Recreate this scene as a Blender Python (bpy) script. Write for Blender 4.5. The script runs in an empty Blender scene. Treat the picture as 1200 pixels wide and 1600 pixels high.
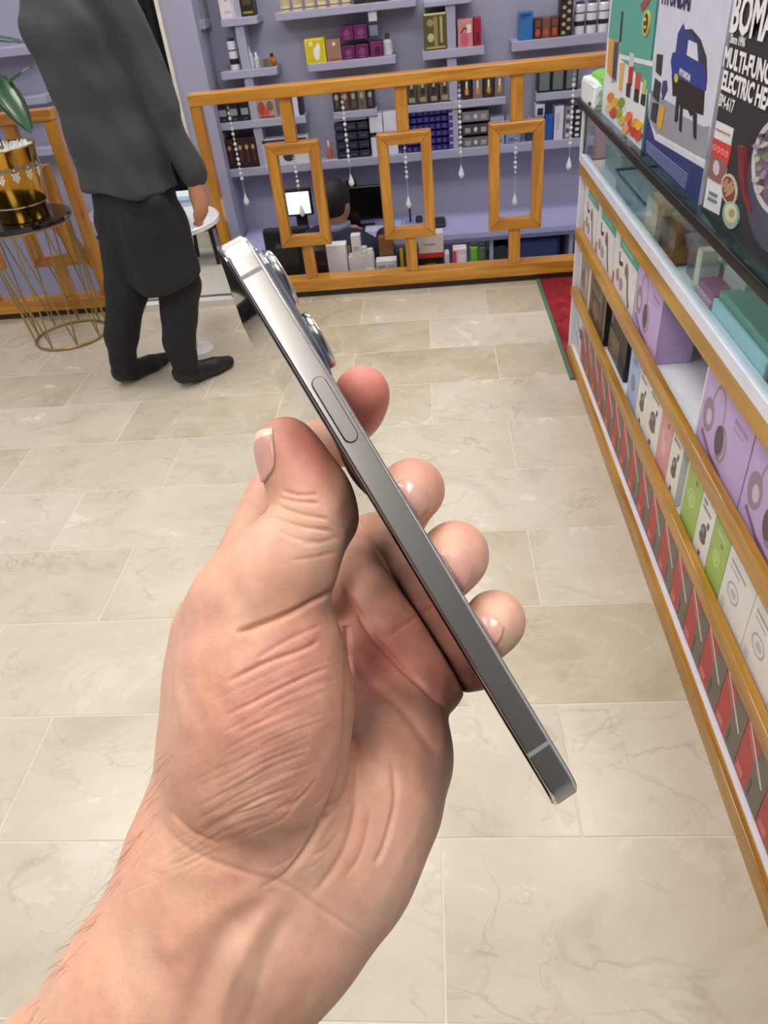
import bpy, bmesh, math, random
import numpy as np
from mathutils import Vector, Matrix
random.seed(7)
RNG = np.random.RandomState(3)
SC = bpy.context.scene
COL = SC.collection

# ------------------------------------------------------------------ camera
FPX = 1139.65
H = 1.33
CR = np.array([0.99497222, 0.04015013, -0.09175106])
CD = np.array([-0.04758186, -0.61661974, -0.7858219])
CF = np.array([-0.08812637, 0.78623664, -0.61160909])
CAM = np.array([0.0, 0.0, H])
cam_d = bpy.data.cameras.new('camera')
cam = bpy.data.objects.new('camera', cam_d)
COL.objects.link(cam)
cam.matrix_world = Matrix(((CR[0], -CD[0], -CF[0], 0), (CR[1], -CD[1], -CF[1], 0), (CR[2], -CD[2], -CF[2], H), (0, 0, 0, 1)))
cam_d.sensor_fit = 'VERTICAL'
cam_d.sensor_height = 24.0
cam_d.lens = FPX / 1600 * 24.0
cam_d.clip_start = 0.01
cam_d.dof.use_dof = True
cam_d.dof.focus_distance = 0.20
cam_d.dof.aperture_fstop = 60
SC.camera = cam

# ------------------------------------------------------------------ world, lights, exposure
world = bpy.data.worlds.new('world')
SC.world = world
world.use_nodes = True
world.node_tree.nodes['Background'].inputs[0].default_value = (0.93, 0.95, 1.0, 1)
world.node_tree.nodes['Background'].inputs[1].default_value = 0.6
SC.view_settings.view_transform = 'Standard'
SC.view_settings.look = 'None'
SC.view_settings.gamma = 1
SC.view_settings.exposure = 0.0
CEIL = 2.75
LIGHTS = [(-1.9, 0.6), (-0.55, 0.5), (0.75, 0.6), (-1.9, 2.2), (-0.5, 2.3), (0.8, 2.2), (-1.7, 3.9), (-0.1, 3.9), (-0.45, -0.75)]
LIGHT_E = 14.5

# ------------------------------------------------------------------ helpers
def ray(x, y):
    return CR * (x - 600) / FPX + CD * (y - 800) / FPX + CF
def at_y(x, y, Y):
    d = ray(x, y); return CAM + d * (Y / d[1])
def at_x(x, y, X):
    d = ray(x, y); return CAM + d * (X / d[0])
def at_z(x, y, Z=0.0):
    d = ray(x, y); return CAM + d * ((Z - H) / d[2])
def at_d(x, y, d):      # d = distance along the optical axis, metres
    return CAM + ray(x, y) * d

ORG = {}
def props(o, label=None, cat=None, group=None, kind=None):
    if label: o['label'] = label
    if cat: o['category'] = cat
    if group: o['group'] = group
    if kind: o['kind'] = kind
    return o
def empty(name, loc, label, cat, group=None):
    o = bpy.data.objects.new(name, None)
    COL.objects.link(o)
    o.empty_display_size = 0.02
    o.location = loc
    ORG[o.name] = np.array(loc, float)
    return props(o, label, cat, group)

_mc = {}
def S(c): # srgb 0-255 -> linear
    r = []
    for v in c[:3]:
        v = v / 255.0
        r.append(v / 12.92 if v <= 0.04045 else ((v + 0.055) / 1.055) ** 2.4)
    return (r[0], r[1], r[2], 1)
def mat(name, col, rough=0.5, metal=0.0, var=0.0, scale=20.0, bump=0.0, bscale=80.0, spec=0.5, trans=0.0, emis=None, es=1.0, coat=0.0, alpha=1.0, sss=0.0, stretch=(1, 1, 1), random_obj=0.0):
    if name in _mc: return _mc[name]
    m = bpy.data.materials.new(name); _mc[name] = m
    m.use_nodes = True
    nt = m.node_tree; b = nt.nodes['Principled BSDF']
    c = S(col)
    b.inputs['Base Color'].default_value = c
    b.inputs['Roughness'].default_value = rough
    b.inputs['Metallic'].default_value = metal
    b.inputs['Specular IOR Level'].default_value = spec
    b.inputs['Transmission Weight'].default_value = trans
    b.inputs['Coat Weight'].default_value = coat
    b.inputs['Alpha'].default_value = alpha
    if sss:
        b.inputs['Subsurface Weight'].default_value = sss
        b.inputs['Subsurface Radius'].default_value = (0.004, 0.0015, 0.0008)
        b.inputs['Subsurface Scale'].default_value = 1.0
    if emis:
        b.inputs['Emission Color'].default_value = S(emis)
        b.inputs['Emission Strength'].default_value = es
    tc = nt.nodes.new('ShaderNodeTexCoord')
    mp = nt.nodes.new('ShaderNodeMapping'); mp.inputs['Scale'].default_value = stretch
    nt.links.new(tc.outputs['Object'], mp.inputs['Vector'])
    n = nt.nodes.new('ShaderNodeTexNoise'); n.inputs['Scale'].default_value = scale; n.inputs['Detail'].default_value = 4
    nt.links.new(mp.outputs[0], n.inputs['Vector'])
    v = max(var, 0.04)
    mr = nt.nodes.new('ShaderNodeMapRange'); mr.inputs[3].default_value = 1 - v; mr.inputs[4].default_value = 1 + v
    mr.inputs[1].default_value = 0.3; mr.inputs[2].default_value = 0.7
    nt.links.new(n.outputs['Fac'], mr.inputs[0])
    vm = nt.nodes.new('ShaderNodeVectorMath'); vm.operation = 'SCALE'
    vm.inputs[0].default_value = c[:3]
    nt.links.new(mr.outputs[0], vm.inputs['Scale'])
    nt.links.new(vm.outputs[0], b.inputs['Base Color'])
    if bump:
        n2 = nt.nodes.new('ShaderNodeTexNoise'); n2.inputs['Scale'].default_value = bscale; n2.inputs['Detail'].default_value = 3
        nt.links.new(mp.outputs[0], n2.inputs['Vector'])
        bp = nt.nodes.new('ShaderNodeBump'); bp.inputs['Strength'].default_value = bump; bp.inputs['Distance'].default_value = 0.002
        nt.links.new(n2.outputs['Fac'], bp.inputs['Height'])
        nt.links.new(bp.outputs[0], b.inputs['Normal'])
    return m
def card(c, rough=0.45):
    c = tuple(int(v) for v in c)
    return mat('card_%d_%d_%d' % c, c, rough, var=0.05, scale=30)

def build(name, V, Fc, mats, parent=None, mi=None, smooth=False, bevel=0.0, label=None, cat=None, group=None, kind=None, seg=2):
    V = np.asarray(V, float)
    if parent is not None: org = ORG[parent.name]
    else:
        lo, hi = V.min(0), V.max(0); org = np.array([(lo[0] + hi[0]) / 2, (lo[1] + hi[1]) / 2, lo[2]])
    me = bpy.data.meshes.new(name)
    me.from_pydata((V - org).tolist(), [], [tuple(int(i) for i in f) for f in Fc])
    if not isinstance(mats, (list, tuple)): mats = [mats]
    for m in mats: me.materials.append(m)
    if mi is not None: me.polygons.foreach_set('material_index', np.asarray(mi, np.int32))
    if smooth: me.polygons.foreach_set('use_smooth', np.ones(len(me.polygons), bool))
    me.update()
    o = bpy.data.objects.new(name, me); COL.objects.link(o)
    if parent is not None:
        o.parent = parent; ORG[o.name] = org.copy()
    else:
        o.location = org; ORG[o.name] = org.copy()
    if bevel:
        b = o.modifiers.new('bevel', 'BEVEL'); b.width = bevel; b.segments = seg; b.limit_method = 'ANGLE'
    return props(o, label, cat, group, kind)

class G:
    def __init__(s): s.V = []; s.F = []; s.M = []
    def add(s, V, F, m=0):
        k = len(s.V); s.V += [tuple(v) for v in V]
        for f in F: s.F.append(tuple(k + i for i in f)); s.M.append(m)
        return s
    def box(s, a, b, m=0):
        x0, x1 = sorted((a[0], b[0])); y0, y1 = sorted((a[1], b[1])); z0, z1 = sorted((a[2], b[2]))
        return s.add([(x0, y0, z0), (x1, y0, z0), (x1, y1, z0), (x0, y1, z0), (x0, y0, z1), (x1, y0, z1), (x1, y1, z1), (x0, y1, z1)],
                     [(0, 3, 2, 1), (4, 5, 6, 7), (0, 1, 5, 4), (1, 2, 6, 5), (2, 3, 7, 6), (3, 0, 4, 7)], m)
    def hexa(s, P, m=0):   # 8 points: bottom 4 then top 4
        return s.add(P, [(0, 3, 2, 1), (4, 5, 6, 7), (0, 1, 5, 4), (1, 2, 6, 5), (2, 3, 7, 6), (3, 0, 4, 7)], m)
    def bar(s, a, b, w, h, m=0, up=(0, 0, 1)):
        a = np.array(a, float); b = np.array(b, float); d = b - a; d /= np.linalg.norm(d)
        u = np.cross(d, up); u /= np.linalg.norm(u) + 1e-9; v = np.cross(u, d)
        P = [a + u * w / 2 * i + v * h / 2 * j for i, j in ((-1, -1), (1, -1), (1, 1), (-1, 1))] + [b + u * w / 2 * i + v * h / 2 * j for i, j in ((-1, -1), (1, -1), (1, 1), (-1, 1))]
        return s.hexa(P, m)
    def lathe(s, prof, c, n=24, m=0):
        k = len(prof); V = []; F = []
        for r, z in prof:
            for i in range(n):
                t = 2 * math.pi * i / n; V.append((c[0] + r * math.cos(t), c[1] + r * math.sin(t), c[2] + z))
        for j in range(k - 1):
            for i in range(n):
                F.append((j * n + i, j * n + (i + 1) % n, (j + 1) * n + (i + 1) % n, (j + 1) * n + i))
        F.append(tuple(range(n - 1, -1, -1))); F.append(tuple((k - 1) * n + i for i in range(n)))
        return s.add(V, F, m)
    def tube(s, P, r, n=8, m=0):
        P = [np.array(p, float) for p in P]; V = []; F = []
        for j, p in enumerate(P):
            d = P[min(j + 1, len(P) - 1)] - P[max(j - 1, 0)]; d /= np.linalg.norm(d) + 1e-12
            a = np.cross(d, (0.13, 0.2, 1.0) if abs(d[2]) < 0.9 else (1, 0, 0)); a /= np.linalg.norm(a); b = np.cross(d, a)
            rr = r[j] if isinstance(r, (list, tuple)) else r
            for i in range(n):
                t = 2 * math.pi * i / n; V.append(p + rr * (math.cos(t) * a + math.sin(t) * b))
        for j in range(len(P) - 1):
            for i in range(n):
                F.append((j * n + i, j * n + (i + 1) % n, (j + 1) * n + (i + 1) % n, (j + 1) * n + i))
        F.append(tuple(range(n - 1, -1, -1))); F.append(tuple((len(P) - 1) * n + i for i in range(n)))
        return s.add(V, F, m)
    def prism(s, pts, N, t, m=0):   # polygon extruded by t along N
        N = np.array(N, float); k = len(pts); A = [np.array(p, float) for p in pts]
        B = [p + N * t for p in A]
        F = [tuple(range(k)), tuple(range(2 * k - 1, k - 1, -1))] + [(i, i + k, (i + 1) % k + k, (i + 1) % k) for i in range(k)]
        return s.add(A + B, F, m)
    def out(s, name, mats, parent=None, **k):
        return build(name, s.V, s.F, mats, parent, mi=s.M, **k)

def fixn(o):
    bm = bmesh.new(); bm.from_mesh(o.data); bmesh.ops.recalc_face_normals(bm, faces=bm.faces); bm.to_mesh(o.data); bm.free(); return o

class Face:      # flat print laid on a face: u,v in 0..1
    def __init__(s, O, U, V, N):
        s.O = np.array(O, float); s.U = np.array(U, float); s.V = np.array(V, float); s.N = np.array(N, float)
        s.g = G(); s.mats = []; s.lift = 0.0006
    def mi(s, m):
        if not isinstance(m, bpy.types.Material): m = card(m)
        if m not in s.mats: s.mats.append(m)
        return s.mats.index(m)
    def P(s, u, v): return s.O + s.U * u + s.V * v
    def poly(s, uv, m):
        s.g.prism([s.P(*p) for p in uv], s.N, s.lift, s.mi(m)); s.lift += 0.00012
        return s
    def rect(s, u0, v0, u1, v1, m, sk=0.0): return s.poly([(u0, v0), (u1, v0), (u1 + sk, v1), (u0 + sk, v1)], m)
    def ell(s, u, v, a, b, m, n=16): return s.poly([(u + a * math.cos(2 * math.pi * i / n), v + b * math.sin(2 * math.pi * i / n)) for i in range(n)], m)
    def ring(s, u, v, a, b, t, m, a0=0, a1=360, n=14):
        for i in range(n):
            p = [math.radians(a0 + (a1 - a0) * (i + k) / n) for k in (0, 1)]
            s.g.prism([s.P(u + (a) * math.cos(p[0]), v + (b) * math.sin(p[0])), s.P(u + a * math.cos(p[1]), v + b * math.sin(p[1])), s.P(u + (a * (1 - t)) * math.cos(p[1]), v + b * (1 - t) * math.sin(p[1])), s.P(u + a * (1 - t) * math.cos(p[0]), v + b * (1 - t) * math.sin(p[0]))], s.N, s.lift, s.mi(m))
        s.lift += 0.00012
        return s
    def line(s, pts, w, m):
        Lu = np.linalg.norm(s.U); Lv = np.linalg.norm(s.V)
        for a, b in zip(pts[:-1], pts[1:]):
            A = np.array([a[0] * Lu, a[1] * Lv]); B = np.array([b[0] * Lu, b[1] * Lv]); d = B - A; d /= np.linalg.norm(d) + 1e-9; n = np.array([-d[1], d[0]]) * w / 2
            s.g.prism([s.P((q)[0] / Lu, q[1] / Lv) for q in (A - n, B - n, B + n, A + n)], s.N, s.lift, s.mi(m))
        s.lift += 0.00012
        return s
    def done(s, parent, name='print'):
        if s.g.F: fixn(s.g.out(name, s.mats, parent))

def text(parent, body, O, U, V, size, m, name='lettering', squash=1.0, bold=0.0):
    cu = bpy.data.curves.new('txt', 'FONT'); cu.body = body; cu.size = size; cu.extrude = 0.0003; cu.offset = bold; cu.resolution_u = 2
    t = bpy.data.objects.new('txt', cu)
    dg = bpy.context.evaluated_depsgraph_get()
    COL.objects.link(t); dg.update()
    me = bpy.data.meshes.new_from_object(t.evaluated_get(dg))
    COL.objects.unlink(t); bpy.data.objects.remove(t)
    O = np.array(O, float); U = np.array(U, float); U /= np.linalg.norm(U); V = np.array(V, float); V /= np.linalg.norm(V); N = np.cross(U, V)
    vs = np.array([v.co[:] for v in me.vertices]) if len(me.vertices) else np.zeros((1, 3))
    W = O + np.outer(vs[:, 0] * squash, U) + np.outer(vs[:, 1], V) + np.outer(vs[:, 2] + 0.001, N)
    return build(name, W, [tuple(p.vertices) for p in me.polygons], m, parent)

ORDW = ['first', 'second', 'third', 'fourth', 'fifth', 'sixth', 'seventh', 'eighth', 'ninth', 'tenth', 'eleventh', 'twelfth', 'thirteenth', 'fourteenth', 'fifteenth', 'sixteenth', 'seventeenth', 'eighteenth', 'nineteenth', 'twentieth', 'twenty-first', 'twenty-second', 'twenty-third', 'twenty-fourth']

# ------------------------------------------------------------------ signed-distance modelling
class SDF:
    def __init__(s, lo, hi, h, far=15.0):
        s.lo = np.array(lo, float); s.h = h; s.n = np.ceil((np.array(hi) - s.lo) / h).astype(int) + 1; s.far = far
        s.D = np.full(s.n, far, np.float32)
    def sub(s, lo, hi):
        a = np.clip(np.floor((lo - s.lo) / s.h).astype(int), 0, s.n); b = np.clip(np.ceil((hi - s.lo) / s.h).astype(int) + 1, 0, s.n)
        if (b <= a).any(): return None
        ax = [(s.lo[i] + s.h * np.arange(a[i], b[i])).astype(np.float32) for i in range(3)]
        return tuple(slice(a[i], b[i]) for i in range(3)), ax[0][:, None, None], ax[1][None, :, None], ax[2][None, None, :]
    def comb(s, sl, d, k, D=None):
        D = s.D if D is None else D
        a = D[sl]
        if k > 0:
            hh = np.maximum(k - np.abs(a - d), 0) / k
            D[sl] = np.minimum(a, d) - hh * hh * k * 0.25
        else: D[sl] = np.minimum(a, d)
    def caps(s, P, R, k, D=None, sc=(1, 1, 1)):    # chain of tapered capsules; sc squeezes axes about the chain
        P = np.array(P, float)
        for i in range(max(len(P) - 1, 1)):
            a = P[i]; b = P[min(i + 1, len(P) - 1)]; r1 = R[i]; r2 = R[min(i + 1, len(P) - 1)]
            m = max(r1, r2) * max(sc) + max(k, 0) + 2.5 * s.h
            q = s.sub(np.minimum(a, b) - m, np.maximum(a, b) + m)
            if q is None: continue
            sl, x, y, z = q
            px_, py_, pz_ = (x - a[0]) / sc[0], (y - a[1]) / sc[1], (z - a[2]) / sc[2]
            ba = (b - a) / np.array(sc); L = float(ba @ ba) + 1e-9
            t = np.clip((px_ * ba[0] + py_ * ba[1] + pz_ * ba[2]) / L, 0, 1)
            d = np.sqrt((px_ - t * ba[0]) ** 2 + (py_ - t * ba[1]) ** 2 + (pz_ - t * ba[2]) ** 2) - (r1 + (r2 - r1) * t)
            s.comb(sl, (d * min(sc)).astype(np.float32), k, D)
    def ell(s, c, rad, k, axes=None, D=None, carve=False):
        c = np.array(c, float); rad = np.array(rad, float); A = np.eye(3) if axes is None else np.array(axes, float)
        m = rad.max() + max(k, 0) + 2.5 * s.h
        q = s.sub(c - m, c + m)
        if q is None: return
        sl, x, y, z = q; x = x - c[0]; y = y - c[1]; z = z - c[2]
        p = [(x * A[i][0] + y * A[i][1] + z * A[i][2]) for i in range(3)]
        k0 = np.sqrt(sum((p[i] / rad[i]) ** 2 for i in range(3))) + 1e-6
        k1 = np.sqrt(sum((p[i] / rad[i] ** 2) ** 2 for i in range(3))) + 1e-6
        d = (k0 * (k0 - 1) / k1).astype(np.float32)
        if carve:
            a = s.D[sl]; e = -d
            hh = np.maximum(k - np.abs(a - e), 0) / max(k, 1e-6); s.D[sl] = np.maximum(a, e) + hh * hh * k * 0.25
        else: s.comb(sl, d, k, D)
    def new(s): return np.full(s.n, s.far, np.float32)
    def sample(s, P):
        g = (np.asarray(P) - s.lo) / s.h; i = np.clip(np.floor(g).astype(int), 0, s.n - 2); f = np.clip(g - i, 0, 1)
        r = 0
        for dx in (0, 1):
            for dy in (0, 1):
                for dz in (0, 1):
                    w = (f[:, 0] if dx else 1 - f[:, 0]) * (f[:, 1] if dy else 1 - f[:, 1]) * (f[:, 2] if dz else 1 - f[:, 2])
                    r = r + w * s.D[i[:, 0] + dx, i[:, 1] + dy, i[:, 2] + dz]
        return r
    def grad(s, P, e=None):
        e = e or s.h; P = np.asarray(P); g = np.stack([s.sample(P + np.eye(3)[i] * e) - s.sample(P - np.eye(3)[i] * e) for i in range(3)], 1)
        return g / (np.linalg.norm(g, axis=1, keepdims=True) + 1e-9)
    def mesh(s):          # naive surface nets
        D = s.D; D[0] = D[-1] = s.far; D[:, 0] = D[:, -1] = s.far; D[:, :, 0] = D[:, :, -1] = s.far
        I = D < 0
        n = np.array(D.shape)
        c = np.zeros(n - 1, np.int8)
        for dx in (0, 1):
            for dy in (0, 1):
                for dz in (0, 1):
                    c += I[dx:n[0] - 1 + dx, dy:n[1] - 1 + dy, dz:n[2] - 1 + dz]
        act = np.argwhere((c > 0) & (c < 8))
        idx = -np.ones(n - 1, np.int32); idx[act[:, 0], act[:, 1], act[:, 2]] = np.arange(len(act))
        acc = np.zeros((len(act), 3)); cnt = np.zeros(len(act))
        cor = [(a, b, e) for a in (0, 1) for b in (0, 1) for e in (0, 1)]
        for a in cor:
            for ax in range(3):
                if a[ax] == 0:
                    b = list(a); b[ax] = 1
                    va = D[act[:, 0] + a[0], act[:, 1] + a[1], act[:, 2] + a[2]]; vb = D[act[:, 0] + b[0], act[:, 1] + b[1], act[:, 2] + b[2]]
                    m = (va < 0) != (vb < 0); t = np.where(m, va / np.where(m, va - vb, 1), 0)
                    p = np.tile(np.array(a, float), (len(act), 1)); p[:, ax] = t
                    acc += p * m[:, None]; cnt += m
        V = (act + acc / cnt[:, None]) * s.h + s.lo
        F = []
        for ax in range(3):
            o = [1, 1, 1]; o[ax] = 0
            sh = [slice(1, n[i] - 1) for i in range(3)]; sh[ax] = slice(0, n[ax] - 1)
            sh2 = list(sh); sh2[ax] = slice(1, n[ax])
            A = I[tuple(sh)]; B = I[tuple(sh2)]
            e = np.argwhere(A != B); off = np.array([1, 1, 1]); off[ax] = 0; e = e + off
            u, v = [i for i in range(3) if i != ax]
            du = np.zeros(3, int); du[u] = 1; dv = np.zeros(3, int); dv[v] = 1
            q = [idx[tuple((e - du - dv).T)], idx[tuple((e - dv).T)], idx[tuple(e.T)], idx[tuple((e - du).T)]]
            q = np.stack(q, 1)
            ins = I[tuple(e.T)]
            flip = ins if ax != 1 else ~ins
            q[~flip] = q[~flip][:, ::-1]
            F.append(q)
        return V, np.concatenate(F)

def mesh_np(name, V, Q, org, m):
    me = bpy.data.meshes.new(name)
    me.vertices.add(len(V)); me.vertices.foreach_set('co', (V - org).astype(np.float32).ravel())
    me.loops.add(Q.size); me.loops.foreach_set('vertex_index', Q.astype(np.int32).ravel())
    me.polygons.add(len(Q)); me.polygons.foreach_set('loop_start', np.arange(0, Q.size, Q.shape[1], dtype=np.int32))
    me.polygons.foreach_set('use_smooth', np.ones(len(Q), bool))
    me.materials.append(m); me.update(calc_edges=True)
    return me
def vnormals(V, Q):
    A = V[Q[:, 2]] - V[Q[:, 0]]; B = V[Q[:, 3]] - V[Q[:, 1]]; fn = np.cross(A, B)
    N = np.zeros_like(V)
    for i in range(4): np.add.at(N, Q[:, i], fn)
    return N / (np.linalg.norm(N, axis=1, keepdims=True) + 1e-12)
def subdiv(V, Q):      # one linear subdivision of a quad mesh
    E = np.concatenate([Q[:, [0, 1]], Q[:, [1, 2]], Q[:, [2, 3]], Q[:, [3, 0]]]); Es = np.sort(E, 1)
    key = Es[:, 0].astype(np.int64) * len(V) + Es[:, 1]
    uq, first, inv = np.unique(key, return_index=True, return_inverse=True)
    Em = (V[Es[first, 0]] + V[Es[first, 1]]) / 2; Fm = V[Q].mean(1)
    n = len(V); m = len(Q); e = inv.reshape(4, m) + n; f = np.arange(m) + n + len(uq)
    V2 = np.concatenate([V, Em, Fm])
    Q2 = np.concatenate([np.stack([Q[:, 0], e[0], f, e[3]], 1), np.stack([Q[:, 1], e[1], f, e[0]], 1), np.stack([Q[:, 2], e[2], f, e[1]], 1), np.stack([Q[:, 3], e[3], f, e[2]], 1)])
    return V2, Q2
def crom(P, n=6):       # smooth chain through points (last column may be a radius)
    P = np.array(P, float); out = []
    for i in range(len(P) - 1):
        p0 = P[max(i - 1, 0)]; p1 = P[i]; p2 = P[i + 1]; p3 = P[min(i + 2, len(P) - 1)]
        for j in range(n):
            t = j / n; out.append(0.5 * ((2 * p1) + (-p0 + p2) * t + (2 * p0 - 5 * p1 + 4 * p2 - p3) * t * t + (-p0 + 3 * p1 - 3 * p2 + p3) * t ** 3))
    out.append(P[-1]); return np.array(out)
# ================================================================== the room
YR = 3.46          # railing plane
YW = 4.55          # back wall of the sunken sales bay
LAV = (160, 161, 186)
def marble():
    m = bpy.data.materials.new('marble_tile'); m.use_nodes = True; nt = m.node_tree; b = nt.nodes['Principled BSDF']; L = nt.links
    tc = nt.nodes.new('ShaderNodeTexCoord'); oi = nt.nodes.new('ShaderNodeObjectInfo')
    add = nt.nodes.new('ShaderNodeVectorMath'); add.operation = 'ADD'
    mul = nt.nodes.new('ShaderNodeMath'); mul.operation = 'MULTIPLY'; mul.inputs[1].default_value = 37
    L.new(oi.outputs['Random'], mul.inputs[0]); L.new(tc.outputs['Object'], add.inputs[0]); L.new(mul.outputs[0], add.inputs[1])
    n1 = nt.nodes.new('ShaderNodeTexNoise'); n1.inputs['Scale'].default_value = 4.5; n1.inputs['Detail'].default_value = 9; n1.inputs['Roughness'].default_value = 0.62; n1.inputs['Distortion'].default_value = 0.6
    L.new(add.outputs[0], n1.inputs['Vector'])
    cr = nt.nodes.new('ShaderNodeValToRGB'); cr.color_ramp.elements[0].position = 0.3; cr.color_ramp.elements[1].position = 0.72
    cr.color_ramp.elements[0].color = S((162, 150, 128)); cr.color_ramp.elements[1].color = S((214, 206, 192))
    e = cr.color_ramp.elements.new(0.48); e.color = S((198, 188, 166))
    L.new(n1.outputs['Fac'], cr.inputs[0])
    # tile to tile tone
    cr2 = nt.nodes.new('ShaderNodeValToRGB'); cr2.color_ramp.elements[0].color = S((182, 170, 146)); cr2.color_ramp.elements[1].color = S((214, 207, 196))
    L.new(oi.outputs['Random'], cr2.inputs[0])
    mx = nt.nodes.new('ShaderNodeMix'); mx.data_type = 'RGBA'; mx.inputs[0].default_value = 0.5
    L.new(cr.outputs[0], mx.inputs[6]); L.new(cr2.outputs[0], mx.inputs[7])
    # thin veins: dark and light
    def vein(scale, lo, hi, colr, amt, prev):
        mp = nt.nodes.new('ShaderNodeMapping'); mp.inputs['Scale'].default_value = (1, 1.6, 1); mp.inputs['Rotation'].default_value = (0, 0, 0.6 + scale)
        L.new(add.outputs[0], mp.inputs[0])
        nv = nt.nodes.new('ShaderNodeTexNoise'); nv.inputs['Scale'].default_value = scale; nv.inputs['Detail'].default_value = 6; nv.inputs['Distortion'].default_value = 0.9
        L.new(mp.outputs[0], nv.inputs['Vector'])
        s1 = nt.nodes.new('ShaderNodeMath'); s1.operation = 'SUBTRACT'; s1.inputs[1].default_value = 0.5; L.new(nv.outputs['Fac'], s1.inputs[0])
        ab = nt.nodes.new('ShaderNodeMath'); ab.operation = 'ABSOLUTE'; L.new(s1.outputs[0], ab.inputs[0])
        mr = nt.nodes.new('ShaderNodeMapRange'); mr.inputs[1].default_value = lo; mr.inputs[2].default_value = hi; mr.inputs[3].default_value = amt; mr.inputs[4].default_value = 0
        L.new(ab.outputs[0], mr.inputs[0])
        # break the veins up
        nb = nt.nodes.new('ShaderNodeTexNoise'); nb.inputs['Scale'].default_value = scale * 1.7; L.new(add.outputs[0], nb.inputs['Vector'])
        r2 = nt.nodes.new('ShaderNodeMapRange'); r2.inputs[1].default_value = 0.42; r2.inputs[2].default_value = 0.68; L.new(nb.outputs['Fac'], r2.inputs[0])
        ml = nt.nodes.new('ShaderNodeMath'); ml.operation = 'MULTIPLY'; L.new(mr.outputs[0], ml.inputs[0]); L.new(r2.outputs[0], ml.inputs[1])
        q = nt.nodes.new('ShaderNodeMix'); q.data_type = 'RGBA'; L.new(ml.outputs[0], q.inputs[0]); L.new(prev, q.inputs[6]); q.inputs[7].default_value = S(colr)
        return q.outputs[2]
    o = vein(1.9, 0.0, 0.008, (140, 126, 106), 0.35, mx.outputs[2])
    o = vein(3.4, 0.0, 0.018, (158, 144, 120), 0.45, o)
    o = vein(2.7, 0.0, 0.03, (222, 216, 204), 0.35, o)
    L.new(o, b.inputs['Base Color'])
    b.inputs['Roughness'].default_value = 0.22; b.inputs['Specular IOR Level'].default_value = 0.45
    nr = nt.nodes.new('ShaderNodeMapRange'); nr.inputs[3].default_value = 0.16; nr.inputs[4].default_value = 0.34; L.new(n1.outputs['Fac'], nr.inputs[0]); L.new(nr.outputs[0], b.inputs['Roughness'])
    return m
def pine(name='pine', c1=(172, 112, 34), c2=(208, 150, 58), ax=0, rough=0.32):
    if name in _mc: return _mc[name]
    m = bpy.data.materials.new(name); m.use_nodes = True; nt = m.node_tree; b = nt.nodes['Principled BSDF']; L = nt.links
    tc = nt.nodes.new('ShaderNodeTexCoord'); mp = nt.nodes.new('ShaderNodeMapping')
    sc = [28, 28, 28]; sc[ax] = 2.0; mp.inputs['Scale'].default_value = sc
    L.new(tc.outputs['Object'], mp.inputs[0])
    n = nt.nodes.new('ShaderNodeTexNoise'); n.inputs['Scale'].default_value = 1.0; n.inputs['Detail'].default_value = 5; n.inputs['Distortion'].default_value = 1.2
    L.new(mp.outputs[0], n.inputs['Vector'])
    cr = nt.nodes.new('ShaderNodeValToRGB'); cr.color_ramp.elements[0].position = 0.35; cr.color_ramp.elements[1].position = 0.65
    cr.color_ramp.elements[0].color = S(c1); cr.color_ramp.elements[1].color = S(c2); L.new(n.outputs['Fac'], cr.inputs[0])
    v = nt.nodes.new('ShaderNodeTexVoronoi'); v.inputs['Scale'].default_value = 3.2; L.new(tc.outputs['Object'], v.inputs['Vector'])
    mr = nt.nodes.new('ShaderNodeMapRange'); mr.inputs[1].default_value = 0.03; mr.inputs[2].default_value = 0.075; mr.inputs[3].default_value = 0.7; mr.inputs[4].default_value = 0
    L.new(v.outputs['Distance'], mr.inputs[0])
    mx = nt.nodes.new('ShaderNodeMix'); mx.data_type = 'RGBA'; L.new(mr.outputs[0], mx.inputs[0]); L.new(cr.outputs[0], mx.inputs[6]); mx.inputs[7].default_value = S((92, 44, 16))
    L.new(mx.outputs[2], b.inputs['Base Color']); b.inputs['Roughness'].default_value = rough; b.inputs['Coat Weight'].default_value = 0.3
    _mc[name] = m; return m
pineH = pine('pine_horizontal', ax=0); pineV = pine('pine_vertical', ax=2); pineD = pine('pine_deep', (152, 106, 20), (188, 140, 38), ax=1, rough=0.4)
lav = mat('lavender_paint', LAV, 0.6, var=0.03, scale=2)
cream = mat('cream_paint', (226, 220, 208), 0.6)
white = mat('white_melamine', (232, 234, 244), 0.3)

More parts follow.
